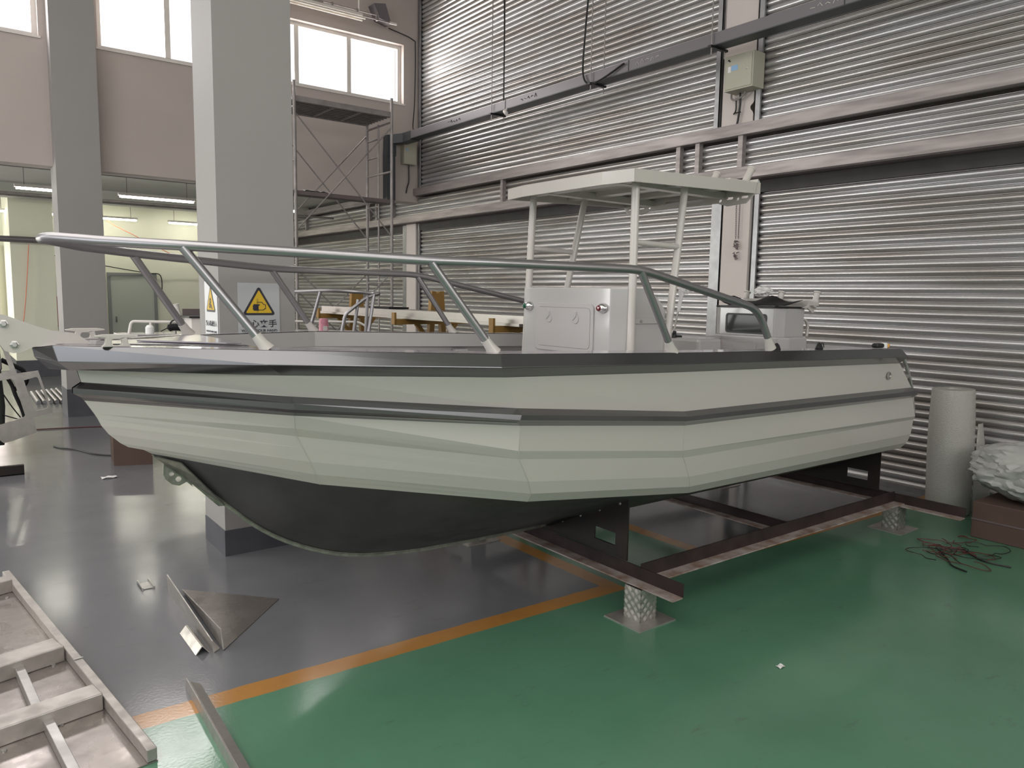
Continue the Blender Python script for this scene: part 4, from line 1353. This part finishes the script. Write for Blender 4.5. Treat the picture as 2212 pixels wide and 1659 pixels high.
# twin tube light and conduit under the ceiling
lf = empty('fluorescent_fixture', (4.7, 10.9, 5.7), 'unlit twin-tube ceiling light on a conduit in front of the high window', 'light fixture')
MB().bar((3.6, 10.9, 5.77), (5.36, 10.9, 5.77), .10, .04).build('fixture_body', M['frame_white'], lf)
for dy in (-.05, .05):
    MB().tube([(3.65, 10.9 + dy, 5.73), (5.40, 10.9 + dy, 5.73)], .016, 10).build('tube', M['tube_off'], lf)
cd = MB().tube([(3.4, 11.02, 5.82), (5.98, 11.02, 5.82)], .012, 8)
cd.tube([(3.4, 11.02, 5.88), (5.7, 11.02, 5.88)], .009, 8)
for xx in (4.2, 4.95, 5.35, 5.68):
    cd.box((xx - .012, 11.0, 5.80), (xx + .012, 11.04, 5.90))
cd.box((4.55, 10.99, 5.83), (4.80, 11.05, 5.87))
cd.build('conduit', M['scaf'], lf)
MB().tube([(5.38, 11.02, 5.82), (5.38, 11.02, 6.599)], .012, 8).tube([(3.9, 10.95, 5.8), (3.9, 10.95, 6.599)], .012, 8).build('drop_rod', M['frame_white'], lf)
MB().tube([(5.9, 11.02, 5.82), (6.02, 11.02, 5.82)], .018, 10).build('end_coupling', M['frame_white'], lf)
ws = MB().prism([(5.70, 6.10), (5.90, 6.14), (6.0, 5.86), (5.80, 5.90)], 'y', 11.15, 11.35).build('duct_cover', M['tray'], None)
tag(ws, 'grey wedge-shaped duct cover high on the window wall', 'duct cover')
ws = plate('vent_hole', [[(5.76, 6.33), (5.84, 6.36), (5.95, 6.33), (5.90, 6.25), (5.80, 6.25)]], .004, frame_matrix((0, 11.347, 0), (1, 0, 0), (0, 0, 1)), M['hole'])
tag(ws, 'dark hole high in the window wall above the duct cover', 'hole', kind='structure')

# ================================================================== BACK ROOM THINGS
def tube_light(x0, x1, y, label):
    t = empty('tube_light', ((x0 + x1) / 2, y, 3.03), label, 'light fixture', 'lit tube lights hanging in the back room')
    MB().box((x0 - .02, y - .035, 3.065), (x1 + .02, y + .035, 3.10)).build('housing', M['frame_white'], t)
    MB().tube([(x0, y, 3.05), (x1, y, 3.05)], .017, 10).build('tube', M['tube_on'], t)
    for xx in (x0 + .1, x1 - .1):
        MB().tube([(xx, y, 3.10), (xx, y, 3.45)], .004, 5).build('hanger', M['scaf_dark'], t)
    return t


t0 = tube_light(2.37, 3.44, 13.03, 'nearest lit tube light between the two columns')
copy_thing(t0, (-1.33, 0, 0), 'lit tube light left of the far column, nearer row')
copy_thing(t0, (-1.35, 4.2, 0), 'lit tube light left of the far column, farther row, above the grey pipe')
copy_thing(t0, (0.0, 4.3, 0), 'lit tube light in the farther row just right of the far column')
copy_thing(t0, (1.70, 4.3, 0), 'lit tube light in the farther row beside the near column')
copy_thing(t0, (1.74, 0.1, 0), 'lit tube light seen through the scaffold right of the near column')
pc = empty('pipe_run', (2, 14.5, 3.2), 'grey conduits under the back room ceiling', 'pipe')
for yy, zz in ((12.2, 3.25), (14.5, 3.12), (15.8, 3.22)):
    MB().tube([(-3, yy, zz), (6.5, yy, zz)], .02, 8).build('conduit', M['scaf'], pc)
tag(MB().tube([(-7.9, 16.35, 2.50), (2.6, 16.35, 2.50)], .055, 12).build('grey_pipe', M['tray'], None), 'thick grey horizontal pipe in front of the cream pilaster', 'pipe')
tag(MB().box((-3, 16.0, 3.22), (6.6, 16.35, 3.45)).build('ceiling_beam', M['ceil_grey'], None), 'grey ceiling beam of the back room', 'beam', kind='structure')
rb = empty('fire_hydrant_box', (2.03, 17.9, .82), 'flat red box on the far wall beside the cream pilaster', 'box')
MB().box((1.90, 17.86, .86), (2.10, 18.0, 1.48)).build('box_body', M['red_box'], rb, bevel=.004)
sw_ = MB().box((2.86, 17.985, 1.24), (2.93, 18.0, 1.31)).build('light_switch', M['paper'], None)
tag(sw_, 'small white wall switch left of the grey door', 'switch')
hs = MB().tube(spline([(1.46, 16.45, 2.42), (1.42, 16.42, 2.0), (1.36, 16.42, 1.4), (1.27, 16.40, .7), (1.3, 16.35, .55), (1.45, 16.35, .6)], 6), .008, 6).build('orange_hose', M['orange_rope'], None)
tag(hs, 'thin orange air hose hanging in front of the cream pilaster', 'hose')
hs = MB().tube(spline([(2.5, 17.3, 3.44), (2.94, 17.5, 3.02), (3.42, 17.5, 2.76), (3.91, 17.6, 2.53), (4.6, 17.8, 2.22), (5.4, 17.99, 1.8)], 6), .008, 6).build('orange_hose', M['orange_rope'], None)
tag(hs, 'thin orange air hose slanting down across the cream far wall', 'hose')
hs = MB().tube(spline([(1.9, 17.6, 2.3), (2.9, 17.8, 2.12), (3.7, 17.9, 2.0), (4.0, 17.94, 1.95), (4.02, 17.94, 1.5)], 6), .010, 6).build('black_cable', M['black'], None)
tag(hs, 'dark cable sagging from the far column to the top of the grey door', 'cable')

# second boat behind the near column
b2 = empty('motor_boat', (2.3, 6.5, .42), 'second white boat behind the near column, only its rails and console showing', 'boat')
mb = MB()
secs = [(1.42, .62, 1.25, .62), (2.3, .75, 1.28, .60), (2.75, .5, 1.30, .66), (3.02, .03, 1.31, .95)]
rows_ = []
for s in (-1, 1):
    mb.grid([[(x, 6.35 + s * w, z1) for x, w, z1, z0 in secs], [(x, 6.35 + s * w * .95, z1 - .3) for x, w, z1, z0 in secs], [(x, 6.35 + s * w * .75, z0) for x, w, z1, z0 in secs], [(x, 6.35, z0 - .12) for x, w, z1, z0 in secs]])
mb.grid([[(x, 6.35 - w, z1) for x, w, z1, z0 in secs], [(x, 6.35 + w, z1) for x, w, z1, z0 in secs]])
mb.add([(1.42, 6.35 - .62, 1.25), (1.42, 6.35 + .62, 1.25), (1.42, 6.35 + .46, .62), (1.42, 6.35, .5), (1.42, 6.35 - .46, .62)], [tuple(range(5))])
mb.build('hull', M['white_cool'], b2)
MB().box((2.0, 6.0, 0), (2.35, 6.7, .49)).build('keel_block', M['steel_black'], b2)
r2 = MB()
r2.tube(spline([(1.95, 6.02, 1.645), (2.25, 5.84, 1.650), (2.47, 5.62, 1.664), (2.64, 5.50, 1.658), (2.76, 5.46, 1.65), (2.80, 5.42, 1.648), (2.76, 5.42, 1.640)], 8), .016, 10)
r2.build('bow_rail', M['rail_tube'], b2)
r2 = MB().tube(smooth_path([(2.77, 5.42, 1.640), (2.69, 5.44, 1.605), (2.535, 5.46, 1.485), (2.50, 5.47, 1.30)], .03, 4), .014, 10)
r2.build('rail_return', M['rail_tube'], b2)
for p, q in (((2.42, 5.66, 1.655), (2.335, 5.72, 1.29)), ((2.64, 5.45, 1.60), (2.60, 5.47, 1.28)), ((2.71, 5.43, 1.625), (2.70, 5.45, 1.28)), ((2.76, 5.42, 1.64), (2.70, 5.42, 1.28))):
    MB().tube([p, q], .0135, 10).build('stanchion', M['rail_tube'], b2)
mb = MB()
mb.tube(smooth_path([(1.30, 7.0, 1.28), (1.32, 7.0, 1.382), (1.80, 6.86, 1.372), (1.83, 6.85, 1.28)], .03, 4), .012, 8)
for p in ((1.46, 6.96), (1.64, 6.91)):
    mb.tube([(p[0], p[1], 1.376), (p[0] + .005, p[1], 1.28)], .011, 8)
mb.build('stern_rail', M['frame_white'], b2)
MB().box((1.20, 6.7, 1.20), (1.95, 7.1, 1.285)).build('stern_platform', M['deck_grey'], b2, bevel=.005)
crn = MB().tube(spline([(1.52, 6.88, 1.30), (1.58, 6.86, 1.33), (1.66, 6.84, 1.335), (1.74, 6.82, 1.31)], 5), [.004] * 5 + [.03] * 10 + [.004], 10)
crn.build('black_bundle', M['rubber'], b2)
MB().tube(spline([(1.60, 6.88, 1.30), (1.60, 6.88, 1.37), (1.64, 6.87, 1.40), (1.70, 6.86, 1.395)], 5), .007, 6).build('black_hose', M['black'], b2)
MB().lathe([(.035, 0), (.034, .05), (.02, .068), (0, .07)], (1.44, 6.90, 1.285), (0, 0, 1), 12).build('white_cap', M['clear_bottle'], b2)
MB().tube([(1.675, 6.88, 1.40), (1.655, 6.90, 1.515), (1.652, 6.90, 1.53)], [.022, .021, .026], 12).build('rod_holder', M['frame_white'], b2)
MB().box((1.70, 6.62, 1.27), (1.92, 6.88, 1.42)).build('seat_console', M['frame_white'], b2, bevel=.006)
MB().box((1.80, 6.61, 1.285), (1.88, 6.62, 1.38)).build('dark_window', M['glass_dark'], b2)
MB().box((1.68, 6.60, 1.42), (1.96, 6.90, 1.435)).build('black_board', M['black'], b2)
MB().box((1.70, 6.88, 1.435), (1.96, 6.90, 1.49)).build('brown_board', M['scaf_dark'], b2)

bt = empty('water_bottle', (2.43, 5.74, 1.28), 'pink water bottle standing on the boat behind the near rail', 'bottle')
MB().lathe([(.036, 0), (.038, .02), (.038, .115), (.034, .122)], (2.47, 5.72, 1.284), (0, 0, 1), 18).build('bottle_body', M['pink'], bt)
MB().lathe([(.037, .120), (.036, .146), (.028, .160), (0, .162)], (2.47, 5.72, 1.284), (0, 0, 1), 18).build('bottle_cap', M['pink'], bt)
MB().box((2.45, 5.680, 1.33), (2.485, 5.683, 1.385)).build('bottle_print', M['paper'], bt)
wr = empty('white_guard_rail', (2.5, 5.9, 0), 'low white pipe rail behind the second boat', 'rail')
MB().tube(smooth_path([(2.2, 7.6, 0), (2.2, 7.6, 1.36), (3.42, 7.05, 1.36), (3.52, 7.0, 1.29), (3.52, 7.0, 0)], .04, 4), .011, 8).build('pipe', M['frame_white'], wr)

# yellow cantilever racks with aluminium sheets
def rack(y, label):
    t = empty('cantilever_rack', (4.2, y, 0), label, 'rack', 'yellow cantilever racks by the shutters')
    for s in (-1, 1):
        MB().bar((4.2 + s * .155, y, 0), (4.2 + s * .045, y, 1.68), .055, .06, up=(0, 1, 0)).build('upright', M['yellow_steel'], t)
    MB().box((4.15, y - .03, 1.36), (4.25, y + .03, 1.66)).build('mast_head', M['yellow_steel'], t)
    MB().box((3.70, y - .03, 1.34), (4.72, y + .03, 1.395)).build('arm', M['yellow_steel'], t)
    for xx in (3.70, 4.70):
        MB().box((xx - .012, y - .03, 1.34), (xx + .012, y + .03, 1.46)).build('end_stop', M['yellow_steel'], t)
    for s in (-1, 1):
        MB().bar((4.2 + s * .07, y, 1.14), (4.2 + s * .24, y, 1.345), .04, .04, up=(0, 1, 0)).build('gusset', M['yellow_steel'], t)
    MB().box((3.85, y - .04, 0), (4.55, y + .04, .06)).build('foot', M['yellow_steel'], t)
    return t


r0 = rack(8.72, 'yellow cantilever rack farthest away, behind the second boat rail')
copy_thing(r0, (0, -1.89, 0), 'yellow cantilever rack between the boat rail stanchions and the console')
copy_thing(r0, (0, -3.58, 0), 'yellow cantilever rack mostly hidden behind the white console')
sh = empty('sheet_stack', (4.0, 7, 1.4), 'stack of bright aluminium sheets lying on the yellow racks', 'metal sheets')
MB().box((3.80, 4.9, 1.397), (4.08, 8.98, 1.42)).build('sheet', M['sheet'], sh)
MB().box((3.82, 4.7, 1.42), (4.09, 8.90, 1.485)).build('sheet', M['sheet'], sh)
MB().box((3.84, 7.2, 1.487), (4.08, 7.75, 1.505)).build('dark_offcut', M['rubber'], sh)

# steel frame with engine parts left of the bow
fr_ = empty('plate_frame', (.7, 8.6, 0), 'raw aluminium frame plate with cut-outs leaning at the far left', 'frame')
m_ = frame_matrix((0, 8.6, 0), (1, 0, 0), (0, 0, 1))


outl = [(0.20, 1.60), (0.457, 1.255), (0.53, 1.128), (0.557, 1.024), (0.608, 0.83), (0.783, 0.85), (0.889, 0.423), (0.865, 0.429), (0.727, 0.395), (0.744, 0.249), (0.542, 0.183), (0.471, 0.17), (0.43, 0.214), (0.30, 0.19), (0.28, 0.0), (-.05, 0.0), (-.05, 1.60)]
h1 = [(.05, 1.45), (0.30, 1.35), (0.453, 1.177), (0.509, 1.049), (0.555, 0.872), (0.539, 0.853), (0.311, 0.797), (.05, .75)]
h2 = [(0.05, 0.64), (0.306, 0.711), (0.472, 0.769), (0.559, 0.783), (0.581, 0.763), (0.6, 0.677), (0.656, 0.421), (0.645, 0.406), (0.477, 0.355), (0.40, 0.34), (0.05, 0.30)]
h3 = [(0.662, 0.763), (0.763, 0.79), (0.779, 0.777), (0.851, 0.505), (0.839, 0.477), (0.744, 0.459), (0.724, 0.481)]
plate('frame_plate', [outl, h1, h2, h3], .02, m_, M['alu_mill'], fr_)
eng = empty('engine_block', (.4, 8.95, 0), 'black engine assembly with hoses behind the aluminium frame plate', 'engine')
MB().box((0.0, 8.78, .80), (.50, 9.15, 1.40)).build('engine_body', M['black'], eng, bevel=.05)
MB().tube([(.44, 8.80, .12), (.46, 8.82, .50), (.44, 8.86, .85)], [.05, .055, .06], 14).build('glossy_cylinder', M['glass_dark'], eng)
MB().box((.05, 8.80, .12), (.40, 9.1, .80)).build('lower_unit', M['rubber'], eng, bevel=.03)
MB().tube(spline([(.50, 8.80, .95), (.60, 8.80, .89), (.672, 8.80, .841), (.70, 8.80, .766), (.68, 8.80, .70), (.60, 8.80, .66)], 6), .022, 8).build('thick_hose', M['rubber'], eng)
MB().tube(spline([(.53, 8.75, .80), (.575, 8.76, .70), (.60, 8.76, .60), (.66, 8.77, .40), (.66, 8.77, .20)], 6), .018, 8).build('thin_hose', M['black'], eng)
MB().tube(spline([(.50, 8.75, .62), (.56, 8.76, .50), (.63, 8.77, .38)], 6), .006, 6).tube([(.48, 8.76, .42), (.62, 8.77, .36)], .006, 6).build('brace_wires', M['black'], eng)
MB().box((.20, 8.70, .86), (.50, 8.77, .97)).build('cowl', M['tray'], eng, bevel=.01)
MB().box((-.50, 8.75, 0), (.42, 9.2, .12)).build('skid', M['steel_black'], eng)

o = MB().box((-.40, 7.86, 0), (.57, 7.91, .085)).box((-.40, 7.86, 0), (.57, 7.99, .008)).build('black_beam', M['steel_black'], None)
tag(o, 'short black steel angle on the floor at the left edge', 'beam')
o = empty('cardboard_box', (1.43, 8.0, 0), 'brown cardboard box on the floor under the bow', 'box')
MB().prism([(1.275, 7.80), (1.585, 7.68), (1.62, 8.05), (1.33, 8.29)], 'z', 0, .33).build('carton', M['card'], o)
tg = empty('tube_bundle', (1.3, 13.2, 0), 'six white-silver tubes lying side by side on the floor past the far column', 'tubes')
for k in range(6):
    x = 1.13 + k * .072
    MB().tube([(x, 12.55 - k * .02, .030), (x + .03, 13.8 + k * .05, .030)], .029, 10).build('tube', M['rail_zinc'], tg)
cb = MB().tube(spline([(.93, 9.1, .008), (.98, 8.95, .008), (1.10, 8.75, .008), (1.20, 8.45, .008), (1.32, 8.30, .008), (1.42, 8.33, .008)], 8), .007, 6).build('floor_cable', M['black'], None)
tag(cb, 'black cable running over the floor towards the cardboard box', 'cable')
cb = MB().tube(spline([(.75, 10.3, .008), (1.0, 10.25, .008), (1.25, 10.2, .008), (1.6, 10.1, .008)], 6), .007, 6).build('floor_cable', M['wire_red'], None)
tag(cb, 'brownish cable on the floor in front of the far column', 'cable')
rows = [[(1.55 + .05 * i, 9.9 + .05 * j, .008 + .012 * abs(math.sin(i + 2 * j))) for j in range(3)] for i in range(8)]
tag(MB().grid(rows).build('paper_scrap', M['card'], None, solid=.002), 'crumpled brown paper on the floor beside the far column base', 'paper')
rows = [[(1.09 + .03 * i, 7.28 + .03 * j, .004 + .012 * abs(math.sin(i * 2 + 2 * j))) for j in range(3)] for i in range(5)]
tag(MB().grid(rows).build('film_scrap', M['paper'], None, solid=.002), 'small white plastic scrap on the floor left of the cardboard box', 'scrap')

# ================================================================== FOREGROUND METAL PARTS
# framed aluminium panel at lower left
fp = empty('deck_panel_frame', (.3, 3.8, 0), 'aluminium panel with welded cross channels lying on the floor, lower left corner', 'metal frame')
ra, rb_ = V(.265, 5.02, 0), V(.543, 2.73, 0)
dr = (rb_ - ra).normalized()
px = V(-dr.y, dr.x, 0)
if px.x > 0: px = -px         # points to the left, across the panel
pnl = MB()
q = [ra + px * 0.0, rb_ + px * 0.0 + V(0, 0, 0), rb_ + px * 1.3, ra + px * 1.3]
pnl.add([p + V(0, 0, .001) for p in q] + [p + V(0, 0, .006) for p in q], [(0, 1, 2, 3), (7, 6, 5, 4), (0, 4, 5, 1), (1, 5, 6, 2), (2, 6, 7, 3), (3, 7, 4, 0)])
pnl.build('base_panel', M['alu_plate'], fp)
rl = MB().bar(ra + px * .018 + V(0, 0, .031), rb_ + px * .018 + V(0, 0, .031), .034, .048)
rl.build('edge_rail', M['alu_mill'], fp, bevel=.003)
MB().tube([ra * .385 + rb_ * .615 + V(.0, 0, .058), ra * .385 + rb_ * .615 + px * .036 + V(0, 0, .058)], .003, 6).build('weld_bead', M['alu'], fp)


def channel(y_end, x_end, slope, wy, h, name):
    a = V(x_end, y_end, 0)
    b = a + V(-1.0, slope, 0)
    mb = MB()
    d_ = (b - a).normalized()
    nrm = V(-d_.y, d_.x, 0)
    if nrm.y < 0: nrm = -nrm
    c0, c1 = a + nrm * wy / 2, b + nrm * wy / 2
    mb.bar(c0 + V(0, 0, .006 + h / 2), c1 + V(0, 0, .006 + h / 2), wy, h)
    return mb.build(name, M['alu_mill'], fp, bevel=.004)


channel(3.195, .447, -.18, .105, .070, 'cross_channel')
channel(3.735, .381, -.26, .125, .070, 'cross_channel')
channel(4.78, .262, -.28, .09, .070, 'cross_channel')
MB().bar((.205, 3.76, .028), (.236, 3.27, .028), .034, .040).build('stringer', M['alu'], fp, bevel=.002)
MB().bar((.255, 3.20, .028), (.318, 2.45, .028), .034, .040).build('stringer', M['alu'], fp, bevel=.002)
for p in ((.30, 3.17), (.115, 3.10), (.15, 3.69), (.335, 3.715), (.07, 3.64), (.23, 4.70)):
    MB().lathe([(.010, 0), (.009, .005), (0, .007)], (p[0], p[1], .006), (0, 0, 1), 8).build('weld_tack', M['alu'], fp)

# bent triangle plates
def solid_plate(mb, pts, t):
    """thin plate through 3-4 points"""
    p = [Vector(a) for a in pts]
    nrm = (p[1] - p[0]).cross(p[2] - p[0]).normalized() * t
    k = len(p)
    vs = p + [a + nrm for a in p]
    return mb.add(vs, [tuple(range(k)), tuple(range(2 * k - 1, k - 1, -1))] + [(i, (i + 1) % k, k + (i + 1) % k, k + i) for i in range(k)])


tp = empty('bent_plate', (1.1, 3.85, 0), 'triangular aluminium plate with an upturned flange, resting on the floor', 'metal offcut')
solid_plate(MB(), [(1.006, 4.262, .020), (1.402, 3.880, .004), (.983, 3.446, .004)], .005).build('triangle_plate', M['alu_plate'], tp)
solid_plate(MB(), [(1.006, 4.262, .022), (.983, 3.446, .006), (.975, 3.452, .105), (1.003, 4.24, .028)], .005).build('flange', M['alu_mill'], tp)
tp = empty('bent_plate', (.94, 3.9, 0), 'long tapering aluminium strip standing on its edge beside the triangular plate', 'metal offcut')
solid_plate(MB(), [(.944, 4.295, .0), (.941, 3.448, .0), (.935, 3.446, .060), (.936, 4.28, .115)], .005).build('upright_strip', M['alu_mill'], tp)
solid_plate(MB(), [(.944, 4.295, .001), (.941, 3.448, .001), (.972, 3.470, .001)], .004).build('bottom_flange', M['alu_mill'], tp)
o = MB()
solid_plate(o, [(.866, 3.742, .0), (.866, 3.466, .0), (.893, 3.462, .036), (.893, 3.738, .036)], .004)
solid_plate(o, [(.893, 3.738, .036), (.893, 3.462, .036), (.922, 3.462, .0), (.922, 3.742, .0)], .004)
tag(o.build('angle_offcut', M['alu_mill'], None), 'short folded aluminium angle lying open side down beside the tapering strip', 'metal offcut')
o = MB()
solid_plate(o, [(.755, 3.194, .0), (.732, 2.40, .0), (.735, 2.40, .045), (.758, 3.194, .045)], .004)
solid_plate(o, [(.758, 3.15, .043), (.735, 2.40, .043), (.772, 2.40, .030), (.795, 3.13, .030)], .004)
tag(o.build('angle_strip', M['alu_mill'], None), 'long thin aluminium angle lying across the orange floor line', 'metal offcut')
o = MB().box((.832, 4.425, .001), (.895, 4.53, .005)).box((.832, 4.405, .001), (.838, 4.55, .018)).box((.889, 4.405, .001), (.895, 4.55, .018))
tag(o.build('channel_offcut', M['alu'], None), 'tiny U-shaped aluminium offcut alone on the grey floor', 'metal offcut')
# small leaf-like scrap
o = MB().grid([[(2.945 + .012 * i, 1.835 + .012 * j, .003 + .006 * abs(math.sin(i + j))) for j in range(3)] for i in range(4)]).build('film_scrap', M['paper'], None, solid=.002)
tag(o, 'tiny white scrap on the green floor in the foreground', 'scrap')

# ================================================================== RIGHT CORNER
ro = empty('bubble_wrap_roll', (6.33, 2.56, 0), 'tall roll of bubble wrap standing against the shutter', 'roll')
prof = [(.150, 0), (.158, .02), (.160, .25), (.163, .5), (.160, .75), (.150, .97), (.148, .985), (.05, .988), (.045, .96), (0, .96)]
MB().lathe(prof, (6.34, 2.575, 0), (-.02, .02, 1), 40).build('wrapped_roll', M['bubble'], ro)
rows = []
for i in range(7):
    a = .5 + i * .08
    rows.append([(6.34 + (.160 + .012 * i + .12 * (i / 6) * (1 - z)) * math.sin(a), 2.575 - (.160 + .012 * i + .14 * (i / 6) * (1 - z)) * math.cos(a), .02 + z * .7) for z in (0, .25, .5, .75, 1)])
MB().grid(rows, smooth=True).build('loose_end', M['bubble'], ro, solid=.002)
bx = empty('cardboard_box', (6.1, 1.8, 0), 'low brown cardboard box under the film-wrapped bundle at the right edge', 'box')
MB().box((5.80, 1.30, 0), (6.45, 2.19, .26)).build('carton', M['card'], bx, bevel=.006)
MB().box((5.795, 1.30, .13), (5.80, 2.19, .14)).build('flap_edge', M['scaf_dark'], bx)
crumple('wrapped_bundle', (6.12, 1.84, .262), .385, .56, .17, M['wrap'], 'bulky bundle wrapped in clear plastic film on top of the cardboard box', 'bundle', 11, 5, sx=.9, sy=1.28, freq=7)
wt = empty('wire_tangle', (5.4, 2.15, 0), 'tangle of dark red and black wire on the green floor', 'wire')
random.seed(21)
for k in range(9):
    cx_, cy_ = 5.43 + random.uniform(-.22, .18), 2.12 + random.uniform(-.16, .16)
    r_ = random.uniform(.05, .13)
    pts = []
    ph = random.random() * 6
    for j in range(16):
        a = ph + j * .5
        rr = r_ * (1 + .35 * math.sin(j * 1.3 + k))
        pts.append((cx_ + rr * math.cos(a) * 1.0 + .012 * j * (1 if k % 2 else -1), cy_ + rr * math.sin(a), .006 + .012 * abs(math.sin(j * .9 + k))))
    MB().tube(spline(pts, 3), .0028, 5).build('wire_loop', M['wire_red'] if k % 3 else M['black'], wt)
MB().tube(spline([(5.45, 2.1, .01), (5.35, 2.0, .008), (5.28, 1.9, .008), (5.30, 1.75, .008)], 5), .005, 6).build('cable_end', M['black'], wt)
MB().tube(spline([(5.30, 2.2, .01), (5.12, 2.05, .008), (5.02, 1.98, .008), (4.98, 1.88, .008)], 5), .005, 6).build('cable_end', M['black'], wt)
